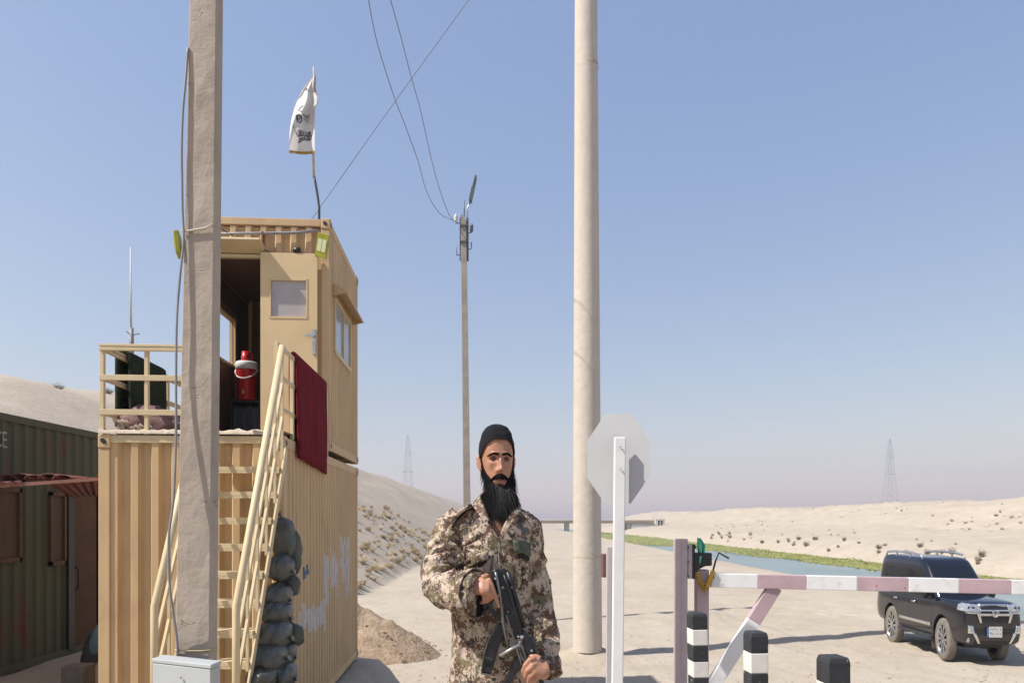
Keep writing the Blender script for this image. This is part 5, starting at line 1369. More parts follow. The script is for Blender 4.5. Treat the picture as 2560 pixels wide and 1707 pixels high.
def knit_mat():
    m = bpy.data.materials.new("black_knit"); m.use_nodes = True; nt = NT(m); p = nt.n["Principled BSDF"]
    tc = nt.new("ShaderNodeTexCoord").outputs['Object']
    sx = nt.new("ShaderNodeSeparateXYZ"); nt.link(tc, sx.inputs[0])
    w = nt.new("ShaderNodeTexWave", bands_direction='X', inp={'Scale': 62, 'Distortion': .6, 'Detail': 2}); nt.link(tc, w.inputs[0])
    w2 = nt.new("ShaderNodeTexWave", bands_direction='Z', inp={'Scale': 70, 'Distortion': .8, 'Detail': 1}); nt.link(tc, w2.inputs[0])
    ad = nt.new("ShaderNodeMath", operation='ADD'); nt.link(w.outputs['Fac'], ad.inputs[0]); nt.link(w2.outputs['Fac'], ad.inputs[1])
    nt.link(ramp(nt, w.outputs['Fac'], [(0, (.007, .007, .009)), (1, (.02, .02, .024))]), p.inputs['Base Color']); p.inputs['Roughness'].default_value = .9; p.inputs['Specular IOR Level'].default_value = .2
    b_ = nt.new("ShaderNodeBump", inp={'Strength': .6, 'Distance': .004}); nt.link(ad.outputs[0], b_.inputs['Height']); nt.link(b_.outputs[0], p.inputs['Normal'])
    return m

man = root("person", (P(1240, 1296).x, PY, 0), "bearded man in camouflage jacket and black knit cap holding a rifle across his chest", "person")

# ---- head as a surface: profile by height, then features
HZ = 1.29; HEAD = Vector((P(1241.5, 1148).x, PY, P(0, 1148).z)); YAW = math.radians(13)
prof = [(-.119, .012, .060, -.02), (-.113, .030, .074, .0), (-.104, .043, .082, .025), (-.085, .057, .0865, .055), (-.06, .066, .088, .075), (-.03, .0725, .0865, .092), (0, .076, .0875, .1), (.03, .077, .0935, .102), (.06, .073, .0905, .096), (.09, .058, .076, .078), (.108, .037, .05, .052), (.118, .014, .02, .02)]
def hprof(z): return [interp([(p[0], p[i]) for p in prof], z) for i in (1, 2, 3)]
def g2(x, z, cx_, cz_, sx_, sz_): return math.exp(-((x - cx_) / sx_) ** 2 - ((z - cz_) / sz_) ** 2)
def head_local(th, z, off=0.0):
    hw, fr_, bk = hprof(z); c, s = math.cos(th), math.sin(th)
    e = .86
    x = hw * math.copysign(abs(s) ** e, s); y = -(fr_ if c > 0 else bk) * math.copysign(abs(c) ** e, c)
    if c > 0.05:
        k = smooth(.05, .5, c); d = 0
        a = abs(x)
        d += .010 * g2(x, z, 0, -.006, .0085, .012) + .019 * g2(x, z, 0, -.024, .0095, .017) + .027 * g2(x, z, 0, -.042, .0125, .0115)      # nose
        d += .012 * g2(a, z, .0165, -.0465, .007, .007)                                             # wings
        d -= .0165 * g2(a, z, .031, -.0035, .0145, .0095)                                                 # eye sockets
        d += .0095 * g2(a, z, .029, .0165, .021, .0062) + .003 * g2(x, z, 0, .018, .012, .009)           # brow
        d -= .0045 * g2(x, z, 0, .006, .009, .006)
        d += .0055 * g2(a, z, .046, -.022, .014, .013)                                               # cheekbones
        d -= .004 * g2(a, z, .04, -.055, .013, .018)
        d += .0045 * g2(x, z, 0, -.0745, .018, .0045) + .0060 * g2(x, z, 0, -.0865, .016, .005) - .0055 * g2(x, z, 0, -.0805, .024, .0022)  # lips
        d -= .004 * g2(x, z, 0, -.097, .02, .004) + .0 ; d += .007 * g2(x, z, 0, -.110, .016, .009)
        d += .0015 * g2(a, z, .031, -.0135, .013, .0045)                                              # lower lids
        y -= d * k
    n_ = Vector((x / max(hw, .01), y / max(.03, (fr_ if c > 0 else bk)), 0)).normalized()
    return Vector((x + n_.x * off, y + n_.y * off, z))
cyaw, syaw = math.cos(YAW), math.sin(YAW)
def head_world(v): return HEAD + Vector((v.x * cyaw - v.y * syaw, v.x * syaw + v.y * cyaw, v.z * HZ))
def head_inv(w):
    d = w - HEAD; return Vector((d.x * cyaw + d.y * syaw, -d.x * syaw + d.y * cyaw, d.z / HZ))
B = MB()
NZ, NT_ = 150, 160
rows = [[head_world(head_local(2 * math.pi * j / NT_, -.119 + .237 * i / NZ)) for j in range(NT_)] for i in range(NZ + 1)]
B.grid(rows, wrap=True); n_ = len(B.v); B.f += [tuple(range(NT_)), tuple(range(n_ - NT_, n_))]; B.m += [0, 0]; B.sm += [True, True]
# ears
for s in (-1, 1):
    for k, (r1, r2, zc) in enumerate(((.011, .017, -.006), (.009, .014, -.022))):
        pts = [head_world(Vector((s * .074, .0, zc - .02))), head_world(Vector((s * .083, .012, zc - .004))), head_world(Vector((s * .086, .016, zc + .01))), head_world(Vector((s * .08, .008, zc + .02)))]
        B.tube(pts, [(.006, .011), (.008, .015), (.009, .016), (.006, .01)], 10)
# neck, chest, pelvis, legs (under the clothes), arms
def ring(px, py, hw, hd, dy, n=28):
    c = P(px, py, dy); return [(c.x + hw * PS * math.cos(2 * math.pi * j / n), c.y + hd * math.sin(2 * math.pi * j / n), c.z) for j in range(n)]
def loft(b, rings):
    n = len(rings[0]); b.grid(rings, wrap=True); m = len(b.v); b.f += [tuple(range(m - len(rings) * n, m - len(rings) * n + n)), tuple(range(m - n, m))]; b.m += [0, 0]; b.sm += [True, True]
loft(B, [ring(1243, 1195, 30, .06, .02), ring(1243, 1230, 31, .06, .015), ring(1242, 1262, 38, .075, .01), ring(1240, 1285, 70, .09, .0), ring(1240, 1310, 88, .105, -.005), ring(1239, 1350, 88, .117, -.008), ring(1238, 1450, 82, .105, 0), ring(1237, 1560, 78, .1, 0), ring(1237, 1700, 84, .115, .0), ring(1237, 1850, 80, .11, 0)])
for s, x in ((-1, 1196), (1, 1278)):
    loft(B, [ring(x, 1790, 42, .095, 0), ring(x - 3 * s, 1950, 38, .085, 0), ring(x + 2 * s, 2050, 27, .06, 0), ring(x + 2 * s, 2130, 26, .06, .02), ring(x + 3 * s, 2205, 16, .035, .02)])
    c = P(x + 3 * s, 2200, 0); B.tube([(c.x, PY + .05, .05), (c.x, PY - .06, .045), (c.x, PY - .14, .035)], [(.045, .045), (.045, .04), (.035, .025)], 12)
def chain(b, pts, n=12): b.tube([P(x, y, d) for x, y, d, r in pts], [r for *_, r in pts], n)
R = lambda x, y, dy=0: at(1140 + x / 5.107, 1400 + y / 5.107, 3.07 + dy)
chain(B, [(1150, 1305, 0, .07), (1125, 1315, 0, .065), (1100, 1385, -.02, .055), (1092, 1455, -.06, .048), (1130, 1478, -.16, .043), (1180, 1480, -.22, .036)])
chain(B, [(1300, 1305, .0, .07), (1322, 1320, .01, .062), (1332, 1400, .02, .052), (1349, 1505, .02, .045), (1356, 1590, -.04, .04), (1358, 1650, -.12, .034)])
def rchain(pts, n=10): B.tube([R(x, y, d) for x, y, d, r in pts], [r for *_, r in pts], n)
# his right hand: back of the hand to us, forefinger laid along the receiver
rchain([(215, 330, -.01, (.040, .032)), (290, 325, -.02, (.046, .03)), (360, 315, -.03, (.056, .028)), (425, 310, -.03, (.05, .024)), (445, 310, -.03, (.03, .016))], 16)
rchain([(415, 235, -.035, 0.0124), (455, 320, -.04, 0.0120), (492, 430, -.042, 0.0108), (530, 535, -.042, 0.0096), (556, 605, -.04, 0.0068)])
rchain([(415, 330, -.04, 0.0132), (450, 415, -.045, 0.0124), (448, 485, -.03, 0.0112), (405, 515, -.012, 0.0100), (375, 505, .0, 0.0088)])
rchain([(385, 375, -.04, 0.0128), (412, 460, -.045, 0.0120), (400, 520, -.03, 0.0108), (355, 530, -.01, 0.0096)])
rchain([(340, 395, -.035, 0.0116), (362, 475, -.04, 0.0108), (352, 535, -.028, 0.0096), (315, 540, -.01, 0.0084)])
rchain([(330, 225, -.03, 0.0144), (395, 195, -.02, 0.0124), (450, 215, -.0, 0.0108), (480, 255, .015, 0.0088)])
# his left hand: fist closed round the fore-end
rchain([(1150, 1395, -.02, (.04, .034)), (1095, 1395, -.03, (.05, .034)), (1045, 1370, -.035, (.05, .030)), (985, 1330, -.04, (.045, .028))], 16)
rchain([(1000, 1255, -.045, 0.0144), (945, 1270, -.06, 0.0136), (890, 1330, -.06, 0.0124), (860, 1410, -.045, 0.0116), (858, 1470, -.02, 0.0096)])
rchain([(1030, 1320, -.05, 0.0144), (975, 1345, -.07, 0.0140), (920, 1405, -.07, 0.0128), (890, 1480, -.05, 0.0116), (895, 1535, -.02, 0.0096)])
rchain([(1065, 1390, -.05, 0.0140), (1010, 1420, -.07, 0.0136), (955, 1475, -.07, 0.0124), (930, 1545, -.05, 0.0112), (940, 1590, -.02, 0.0096)])
rchain([(1095, 1450, -.05, 0.0128), (1045, 1490, -.065, 0.0124), (995, 1540, -.06, 0.0112), (975, 1600, -.04, 0.0096)])
rchain([(1060, 1265, -.03, .02), (1000, 1225, -.03, 0.0140), (935, 1225, -.02, 0.0120), (895, 1250, .0, 0.0092)])
body_ = B.build("body", SKIN, man)
rm = body_.modifiers.new("union", 'REMESH'); rm.mode = 'VOXEL'; rm.voxel_size = .0036; rm.use_smooth_shade = True
evaluated(body_, "body")
me = body_.data
if not me.materials: me.materials.append(SKIN)
bm = bmesh.new(); bm.from_mesh(me)
for _ in range(2): bmesh.ops.smooth_vert(bm, verts=bm.verts, factor=.4, use_axis_x=True, use_axis_y=True, use_axis_z=True)
bm.to_mesh(me); bm.free()
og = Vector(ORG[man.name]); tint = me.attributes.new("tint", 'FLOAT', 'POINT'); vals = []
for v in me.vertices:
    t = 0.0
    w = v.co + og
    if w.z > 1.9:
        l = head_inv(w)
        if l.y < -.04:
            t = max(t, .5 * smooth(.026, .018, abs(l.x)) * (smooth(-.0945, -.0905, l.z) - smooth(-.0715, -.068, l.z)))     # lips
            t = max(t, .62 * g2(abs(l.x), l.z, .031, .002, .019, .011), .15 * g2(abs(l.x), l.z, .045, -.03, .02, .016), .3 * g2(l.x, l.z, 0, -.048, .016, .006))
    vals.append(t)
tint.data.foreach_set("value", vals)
for p in me.polygons: p.use_smooth = True
# eyes and brows
EYEW = mat("eye_white", (.17, .13, .11), rough=.6, bump=0); IRIS = mat("dark_iris", (.02, .012, .008), rough=.12, bump=0, spec=.8)
for s in (-1, 1):
    c = Vector((s * .0315, -.0715, -.0040)); m = MB()
    m.grid([[head_world(c + Vector((.0130 * math.cos(a) * math.cos(p_), -.0085 * math.sin(p_) + .001, .0034 * math.sin(a) * math.cos(p_)))) for a in [2 * math.pi * k / 20 for k in range(20)]] for p_ in (0, .4, .8, 1.2, 1.5)], wrap=True); e_ = m.build("eye", EYEW, man)
    m = MB(); m.grid([[head_world(c + Vector((.0055 * r_ * math.cos(a) + .001, -.0088 + .0016 * r_ ** 2, .0034 * r_ * math.sin(a)))) for a in [2 * math.pi * k / 16 for k in range(16)]] for r_ in (.05, .5, 1)], wrap=True); m.build("iris", IRIS, e_)
    m = MB(); m.tube([head_world(c + Vector((.0140 * t, -.0088 + .006 * t * t, .0030 - .0032 * t * t))) for t in [-1 + .2 * k for k in range(11)]], .0011, 5); m.build("lashes", HAIR, e_)
rn = random.Random(17)
hbv = BVHTree.FromPolygons([tuple(v.co + og) for v in me.vertices], [tuple(p.vertices) for p in me.polygons])
def face_pt(x, z, off=.001):
    """point on the finished face at local x, height z"""
    o = head_world(Vector((x, -.2, z))); d = (head_world(Vector((x, 0, z))) - o).normalized(); h = hbv.ray_cast(o, d)
    return (h[0] - d * off) if h[0] else head_world(Vector((x, -.085, z)))
def strand(b, p0, d0, L, g, w=.0011, k=4, side=None):
    pts = [p0]; d = d0.normalized()
    for i in range(k):
        d = (d + g).normalized(); pts.append(pts[-1] + d * (L / k))
    s = side or d0.cross(Vector((0, 1, .2)));
    if s.length < 1e-4: s = Vector((1, 0, 0))
    s = s.normalized(); vs = []
    for i, p in enumerate(pts): ww = w * (1 - i / (k + .3)); vs += [p - s * ww, p + s * ww]
    b.add(vs, [(2 * i, 2 * i + 1, 2 * i + 3, 2 * i + 2) for i in range(k)])
for s in (-1, 1):
    m = MB()
    for k in range(300):
        t = rn.random(); x = s * lerp(.007, .053, t); zc = .0112 + .0045 * math.sin(min(1, t * 1.2) * math.pi * .62) - .007 * max(0, t - .5) * 2; z = zc + rn.uniform(-.0048, .0048) * (1 - .5 * t)
        p = face_pt(x, z, .0006); strand(m, p, Vector((s * .8, -.35, .35 - .7 * t)), .011, Vector((0, 0, -.05)), .0012, 3, Vector((0, 0, 1)))
    m.build("eyebrow", HAIR, man)
# ---- beard and moustache
zj = [(0, -.113), (12, -.112), (22, -.106), (30, -.094), (38, -.080), (48, -.069), (60, -.056), (72, -.034), (80, .0), (88, .02), (100, .012), (115, -.02)]
bd = MB(); rows = []
for py, cx_, hw, hd, dy in ((1229, 1243, 36, .055, -.035), (1237, 1244, 40, .060, -.045), (1247, 1246, 39, .057, -.055), (1258, 1248, 35, .05, -.068), (1270, 1250, 27, .04, -.08), (1282, 1252, 17, .027, -.09), (1292, 1254, 6, .01, -.096)): rows.append(ring(cx_ + 2, py, hw * .78, hd * .82, dy, 30))
loft(bd, rows)
down = Vector((0, 0, -1))
for k in range(7600):
    th = math.radians(rn.gauss(0, 48)); 
    if abs(th) > math.radians(112): continue
    zt2 = interp(zj, abs(math.degrees(th))); z = zt2 - abs(rn.gauss(0, .026)) + .003
    if z < -.117: z = -.117 + rn.random() * .012
    l = head_local(th, z, .001); n = Vector((l.x, l.y * .8, 0)).normalized(); p = head_world(l)
    L = lerp(.022, .115, smooth(.01, -.10, z)) * rn.uniform(.55, 1.12); 
    L *= lerp(1, .42 if th < 0 else .62, smooth(math.radians(30), math.radians(72), abs(th)))
    if rn.random() < .12: L *= 1.35
    out = Vector((n.x * cyaw - n.y * syaw, n.x * syaw + n.y * cyaw, 0))
    strand(bd, p, out * rn.uniform(.15, .75) + down * .9 + Vector((rn.gauss(0, .16), rn.gauss(0, .1), 0)), L * 1.2, down * .18 + Vector((.015 - .06 * n.x, -.02, 0)) + Vector((rn.gauss(0, .05), 0, 0)), .0013, 5)
for k in range(3200):
    py = rn.uniform(1228, 1280); i = rn.random(); hw = interp([(1222, 38), (1232, 42), (1245, 40), (1258, 36), (1270, 28), (1285, 14)], py); a = rn.uniform(math.pi, 2 * math.pi)
    cdy = interp([(1222, -.035), (1258, -.068), (1292, -.096)], py); hd = interp([(1222, .06), (1258, .05), (1292, .01)], py); cxx = interp([(1222, 1244), (1292, 1257)], py); hw *= .86 if math.cos(a) < 0 else 1.0
    p = P(cxx, py, cdy) + Vector((hw * PS * math.cos(a), hd * math.sin(a), 0))
    strand(bd, p, Vector((math.cos(a) * .45 + rn.gauss(0, .2), math.sin(a) * .3, -1)), rn.uniform(.02, .06), down * .1 + Vector((rn.gauss(0, .08), 0, 0)), .0011, 4)
bd.build("beard", HAIR, man)
ms = MB()
for k in range(1400):
    x = rn.gauss(0, .017); 
    if abs(x) > .042: continue
    a = abs(x); z = -.0615 - .32 * max(0, a - .006) + rn.uniform(-.0085, .0045) - .006 * smooth(.02, .04, a)
    p = face_pt(x, z, .001); s = 1 if x > 0 else -1
    strand(ms, p, Vector((s * 1.1 * smooth(.003, .03, a), -.45, -.75)), rn.uniform(.010, .018) + .012 * smooth(.015, .035, a), down * .12, .0011, 4)
for k in range(240):      # sparse hair below the lip
    x = rn.gauss(0, .011); z = rn.uniform(-.112, -.094); 
    strand(ms, face_pt(x, z, .0006), Vector((rn.gauss(0, .2), -.4, -.9)), rn.uniform(.008, .016), down * .1, .0008, 3)
ms.build("moustache", HAIR, man)
# short hair in front of the ear, under the cap
hr_ = MB()
for k in range(700):
    s = rn.choice((-1, 1)); th = s * math.radians(rn.uniform(78, 165)); z = rn.uniform(-.02 if abs(th) < 1.7 else -.06, .03)
    l = head_local(th, z, .001); strand(hr_, head_world(l), Vector((l.x * 4, l.y * 2, -1)), .016, down * .2, .0012, 3)
hr_.build("hair", HAIR, man)
# ---- cap
cp = MB(); rows = []
NC = 72
for i in range(25):
    t = i / 24; row = []
    for j in range(NC):
        th = 2 * math.pi * j / NC; a = abs((math.degrees(th) + 180) % 360 - 180)
        zb = interp([(0, .068), (25, .066), (50, .048), (75, .012), (90, .003), (120, -.002), (180, -.004)], a)
        z = lerp(zb, .112, min(1, t * 1.08)); off = .0065 + .003 * math.sin(math.pi * min(1, t)) + (.0025 if t < .12 else 0)
        if t < .93:
            l = head_local(th, z, off + .006 * smooth(.5, .9, t)); l.z = z + .012 * smooth(.45, 1, t)
        else:
            k = (t - .93) / .07; q = head_local(th, .112, .012); l = Vector((q.x * (1 - k), q.y * (1 - k), .124 + .008 * k + .004 * math.sin(3 * th) * (1 - k)))
        l.z += .0022 * nse(math.cos(th) * 3, math.sin(th) * 3, t * 4); f_ = 1 + .014 * nse(math.cos(th) * 2.2, math.sin(th) * 2.2, t * 3 + 5) * t
        row.append(head_world(Vector((l.x * f_, l.y * f_, l.z))))
    rows.append(row)
cp.grid(rows, wrap=True); cp_o = cp.build("cap", knit_mat(), man); cp_o.modifiers.new("t", 'SOLIDIFY').thickness = .003
if False: pm = MB(); pm.tube([head_world(Vector((-.006, -.01, .133))), head_world(Vector((-.004, -.01, .140))), head_world(Vector((.004, -.01, .136)))], [.005, .006, .003], 8); pm.build("cap_tip", MATS["black_hair"], cp_o)

# ---- jacket
J = MB()
loft(J, [ring(1242, 1243, 37, .068, .02), ring(1241, 1256, 43, .078, .015), ring(1240, 1268, 66, .09, .01), ring(1239, 1282, 92, .105, .0), ring(1238, 1300, 106, .118, -.005), ring(1237, 1330, 105, .128, -.012), ring(1237, 1380, 99, .134, -.015), ring(1236, 1440, 99, .13, -.01), ring(1234, 1520, 103, .128, -.005),
         ring(1233, 1600, 109, .138, 0), ring(1235, 1690, 115, .145, 0), ring(1236, 1800, 122, .15, 0), ring(1236, 1870, 124, .152, 0)])
def jchain(pts, n=18): J.tube([P(x, y, d) for x, y, d, r in pts], [r for *_, r in pts], n)
jchain([(1160, 1300, 0, .085), (1134, 1322, 0, .092), (1113, 1372, -.02, .088), (1099, 1425, -.05, .09), (1096, 1460, -.085, .090), (1118, 1473, -.14, .092), (1150, 1480, -.19, .098), (1184, 1484, -.235, .108), (1191, 1485, -.24, .107)])
jchain([(1298, 1302, 0, .08), (1312, 1325, .01, .085), (1322, 1370, .02, .08), (1330, 1420, .022, .078), (1345, 1500, .02, .078), (1355, 1570, -.02, .078), (1360, 1630, -.08, .076), (1362, 1672, -.12, .072), (1363, 1684, -.125, .07)])
jo = J.build("jacket", CAMO, man)
r2 = jo.modifiers.new("union", 'REMESH'); r2.mode = 'VOXEL'; r2.voxel_size = .006; r2.use_smooth_shade = True
sm = jo.modifiers.new("smooth", 'SMOOTH'); sm.iterations = 7; sm.factor = .5
evaluated(jo, "jacket")
if not jo.data.materials: jo.data.materials.append(CAMO)
bm = bmesh.new(); bm.from_mesh(jo.data); bm.normal_update()
def ridge(x, y, z): return max(0, 1 - abs(nse(x, y, z)) * 2.6) ** 1.5 + .25 * nse(x * 2.3, y * 2.3, z * 2.3) - .1
Ash = [P(1133, 1320), P(1100, 1440, -.05), P(1184, 1484, -.235)]
def near_seg(p, a, b_):
    d = b_ - a; t = max(0, min(1, (p - a).dot(d) / d.length_squared)); return (p - a - d * t).length, t, d.normalized()
for v in bm.verts:
    w = v.co + og; q = w.copy()
    da, ta, ax = near_seg(q, Ash[0], Ash[1]); db, tb, bx = near_seg(q, Ash[1], Ash[2]); dc, tc_, cx2 = near_seg(q, P(1318, 1340, .02), P(1362, 1684, -.12))
    if min(da, db) < .125 and q.x < P(1195, 0).x:
        axis_, dist = (ax, da) if da < db else (bx, db)
        s = (q - Ash[1]).dot(axis_); amp = .011 + .010 * math.exp(-(((q - P(1128, 1405, -.07)).length) / .08) ** 2)
        f_ = ridge(s * 13 + 3 * nse(q.x * 9, q.y * 9, q.z * 9), q.z * 3.2, q.y * 4) - .55
    elif dc < .10 and q.x > P(1318, 0).x:
        s = (q - P(1318, 1340, .02)).dot(cx2); amp = .013; f_ = ridge(s * 9 + 2 * nse(q.x * 8, q.y * 8, q.z * 6), q.x * 5, q.y * 5) - .55
    else:
        amp = .0085 + .005 * smooth(P(0, 1480).z, P(0, 1600).z, q.z); f_ = ridge(q.x * 9 + 1.6 * nse(q.x * 5, 1, q.z * 4), 7.3 + q.y * 2, q.z * 2.6 + q.x * 3) - .55
    e1 = P(1152, 1418, -.12); dd = (q - e1).length; ang = math.atan2(q.z - e1.z, q.x - e1.x)
    x_ = 0
    if q.x < P(1205, 0).x and min(da, db) < .13: x_ += .013 * math.sin(ang * 11 + 2.5 * nse(q.x * 7, q.y * 7, q.z * 7)) * math.exp(-(dd / .13) ** 2) * smooth(.02, .06, dd)
    e2 = P(1160, 1365, -.06); d2 = (q - e2).length; a2 = math.atan2(q.z - e2.z, q.x - e2.x); x_ += .009 * math.sin(a2 * 9 + 2 * nse(q.x * 6, 3, q.z * 6)) * math.exp(-(d2 / .12) ** 2) * smooth(.02, .05, d2)
    if dc < .10 and q.x > P(1318, 0).x: x_ += .007 * math.sin((q - P(1318, 1340, .02)).dot(cx2) * 62 + 3 * nse(q.x * 9, q.y * 9, q.z * 7)) * smooth(.2, .6, tc_)
    elif q.y < PY and q.x > P(1180, 0).x: x_ += .007 * math.sin(q.x * 46 + 3.2 * nse(q.x * 4, 5, q.z * 3.5) + q.z * 6) * smooth(P(0, 1380).z, P(0, 1480).z, q.z)
    v.co += v.normal * (amp * f_ + x_)
# open the collar: take out the cloth over the chest inside the V
Vp = [(1203, 1200), (1208, 1262), (1220, 1296), (1247, 1346), (1258, 1312), (1276, 1276), (1284, 1255), (1284, 1200)]
def inside_poly(x, y, poly):
    c = False; n = len(poly); j = n - 1
    for i in range(n):
        xi, yi = poly[i]; xj, yj = poly[j]
        if (yi > y) != (yj > y) and x < (xj - xi) * (y - yi) / (yj - yi) + xi: c = not c
        j = i
    return c
dead = []
for f_ in bm.faces:
    w = f_.calc_center_median() + og; px = CX + F * w.x / w.y; py = CY - F * (w.z - HC) / w.y
    if (py < 1262 and w.z > P(0, 1254).z) or (f_.normal.y < .25 and inside_poly(px, py, Vp)): dead.append(f_)
bmesh.ops.delete(bm, geom=dead, context='FACES')
for f_ in bm.faces: f_.smooth = True
bm.to_mesh(jo.data); bm.free()
jbv = BVHTree.FromPolygons([tuple(v.co + og) for v in jo.data.vertices], [tuple(p.vertices) for p in jo.data.polygons])
def on_jacket(px, py, off=.004):
    o = Vector((0, 0, HC)); d = (at(px, py, 1.0) - o).normalized(); h = jbv.ray_cast(o, d)
    return (h[0] - d * off) if h[0] else P(px, py, -.12)
def strip(pts, w, m, name, off=.005, th=.004, taper=None, pts2=None):
    """a band of cloth lying on the jacket between two rows of points"""
    rows = []
    for i, (a, c) in enumerate(zip(pts, pts2)):
        rows.append([on_jacket(lerp(a[0], c[0], t), lerp(a[1], c[1], t), off) for t in (0, .25, .5, .75, 1)])
    b = MB(); b.grid(rows); o = b.build(name, m, man); md = o.modifiers.new("t", 'SOLIDIFY'); md.thickness = th; md.offset = 1; return o
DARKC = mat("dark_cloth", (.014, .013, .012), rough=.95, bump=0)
# standing collar, two halves with dark lining
def collar(pts, name):
    b = MB(); rows = []
    for (x, y, d, x2, y2, d2) in pts: rows.append([P(lerp(x, x2, t), lerp(y, y2, t), lerp(d, d2, t)) for t in (0, .25, .5, .75, 1)])
    b.grid(rows); o = b.build(name, CAMO, man); md = o.modifiers.new("t", 'SOLIDIFY'); md.thickness = .006; md.offset = 1; return o
collar([(1247, 1346, -.150, 1236, 1342, -.152), (1232, 1322, -.148, 1215, 1312, -.15), (1221, 1298, -.135, 1200, 1290, -.135), (1211, 1272, -.105, 1187, 1275, -.10), (1205, 1250, -.06, 1184, 1262, -.05), (1202, 1238, -.02, 1186, 1256, -.01), (1206, 1234, .05, 1196, 1252, .06)], "collar")
collar([(1247, 1346, -.150, 1258, 1344, -.152), (1257, 1318, -.148, 1275, 1316, -.15), (1268, 1296, -.135, 1288, 1296, -.135), (1279, 1276, -.105, 1300, 1281, -.10), (1284, 1258, -.06, 1302, 1270, -.05), (1286, 1246, -.02, 1300, 1262, -.01), (1280, 1238, .05, 1292, 1256, .06)], "collar")
b = MB(); b.tube([P(1204.5, 1236, -.022), P(1208, 1252, -.066), P(1213.5, 1273, -.108), P(1222.5, 1297, -.138), P(1230, 1312, -.15)], .0042, 6); b.build("collar_lining", DARKC, man)
b = MB(); q = P(1225, 1305, -.155); b.tube([q, q + Vector((0, -.006, 0))], .011, 10); b.build("collar_button", DARKC, man)
# shoulder straps with dark edges
for name, top, low_ in (("shoulder_strap", [(1178, 1257), (1163, 1265), (1148, 1275), (1134, 1288), (1124, 1302)], [(1182, 1266), (1170, 1274), (1156, 1285), (1140, 1300), (1130, 1318)]),
                  ("shoulder_strap", [(1286, 1262), (1300, 1272), (1316, 1284), (1330, 1300), (1338, 1318)], [(1284, 1268), (1297, 1280), (1312, 1292), (1325, 1308), (1332, 1326)])):
    strip(top, 0, CAMO, name, .007, .005, pts2=low_)
    e = MB(); e.tube([on_jacket(x, y, .008) for x, y in (low_ if top[0][0] < 1240 else top)], .0052, 6); e.build("strap_edge", DARKC, man)
# pockets: flap, and a dark strip standing in for the mouth's shade
strip([(1178, 1392), (1200, 1382), (1221, 1376)], 0, CAMO, "pocket_flap", .010, .005, pts2=[(1180, 1416), (1202, 1404), (1222, 1396)])
strip([(1181, 1417), (1203, 1405), (1220, 1398)], 0, DARKC, "pocket_mouth_shade", .006, .003, pts2=[(1186, 1420), (1205, 1413), (1215, 1407)])
strip([(1280, 1348), (1303, 1352), (1325, 1358)], 0, mat("olive_flap", (.075, .085, .062), rough=.9, var=.4, vs=40, bump=.1), "pocket_flap", .009, .005, pts2=[(1285, 1380), (1306, 1382), (1325, 1390)])
strip([(1292, 1382), (1308, 1385), (1323, 1391)], 0, DARKC, "pocket_mouth_shade", .006, .003, pts2=[(1295, 1393), (1309, 1396), (1322, 1402)])
# placket and zip
b = MB(); b.tube([on_jacket(x, y, .004) for x, y in ((1247, 1347), (1248, 1365), (1246, 1385), (1247, 1405), (1247, 1425), (1246, 1460))], .0022, 6); b.build("zip", STEEL, man)
for x in (1284, 1306): 
    b = MB(); b.tube([on_jacket(x + .4 * k, 1410 + 14 * k, .002) for k in range(5)], .0016, 5); b.build("pocket_seam", DARKC, man)
# flared cuffs
def cuff(c, axis_, r0, r1, L, name, squash=1.0):
    axis_ = Vector(axis_).normalized(); u = axis_.orthogonal().normalized(); w = axis_.cross(u); rows = []
    for i in range(6):
        t = i / 5; r_ = lerp(r0, r1, t)
        rows.append([Vector(c) + axis_ * L * t + (u * math.cos(a) + w * math.sin(a)) * r_ * (1 + .06 * nse(math.cos(a) * 2, math.sin(a) * 2, t * 2 + r0 * 50)) for a in [2 * math.pi * k / 36 for k in range(36)]])
    b = MB(); b.grid(rows, wrap=True); o = b.build(name, CAMO, man); md = o.modifiers.new("t", 'SOLIDIFY'); md.thickness = .005; md.offset = -1
    m = MB(); m.add([Vector(c) + axis_ * L * .35 + (u * math.cos(a) + w * math.sin(a)) * lerp(r0, r1, .3) * .98 for a in [2 * math.pi * k / 24 for k in range(24)]], [tuple(range(24))]); m.build("sleeve_shade", DARKC, man); return o  # flat dark disc closes the sleeve, painting the shade of its hollow
cuff(P(1176, 1483, -.228), P(1200, 1481, -.265) - P(1176, 1483, -.228), .108, .113, .04, "cuff")
cuff(P(1361, 1655, -.105), P(1362, 1690, -.145) - P(1361, 1655, -.105), .074, .083, .055, "cuff")
# trousers and boots, below the frame
T = MB()
for s, x in ((-1, 1196), (1, 1280)): loft(T, [ring(x, 1760, 62, .13, 0), ring(x, 1900, 56, .115, 0), ring(x, 2030, 46, .095, 0), ring(x + 2 * s, 2160, 40, .08, .01)])
to = T.build("trousers", CAMO, man); r3 = to.modifiers.new("u", 'REMESH'); r3.mode = 'VOXEL'; r3.voxel_size = .012; r3.use_smooth_shade = True
for s, x in ((-1, 1196), (1, 1280)):
    c = P(x + 2 * s, 2200, 0); m = MB(); m.tube([(c.x, PY + .02, .30), (c.x, PY + .02, .12), (c.x, PY + .015, .075), (c.x, PY - .08, .06), (c.x, PY - .19, .05), (c.x, PY - .23, .04)], [.06, .058, .065, (.052, .05), (.05, .042), (.03, .025)], 14); m.box(c.x - .052, c.x + .052, PY - .235, PY + .085, 0.005, .03); m.build("boot", BLACKM, man)

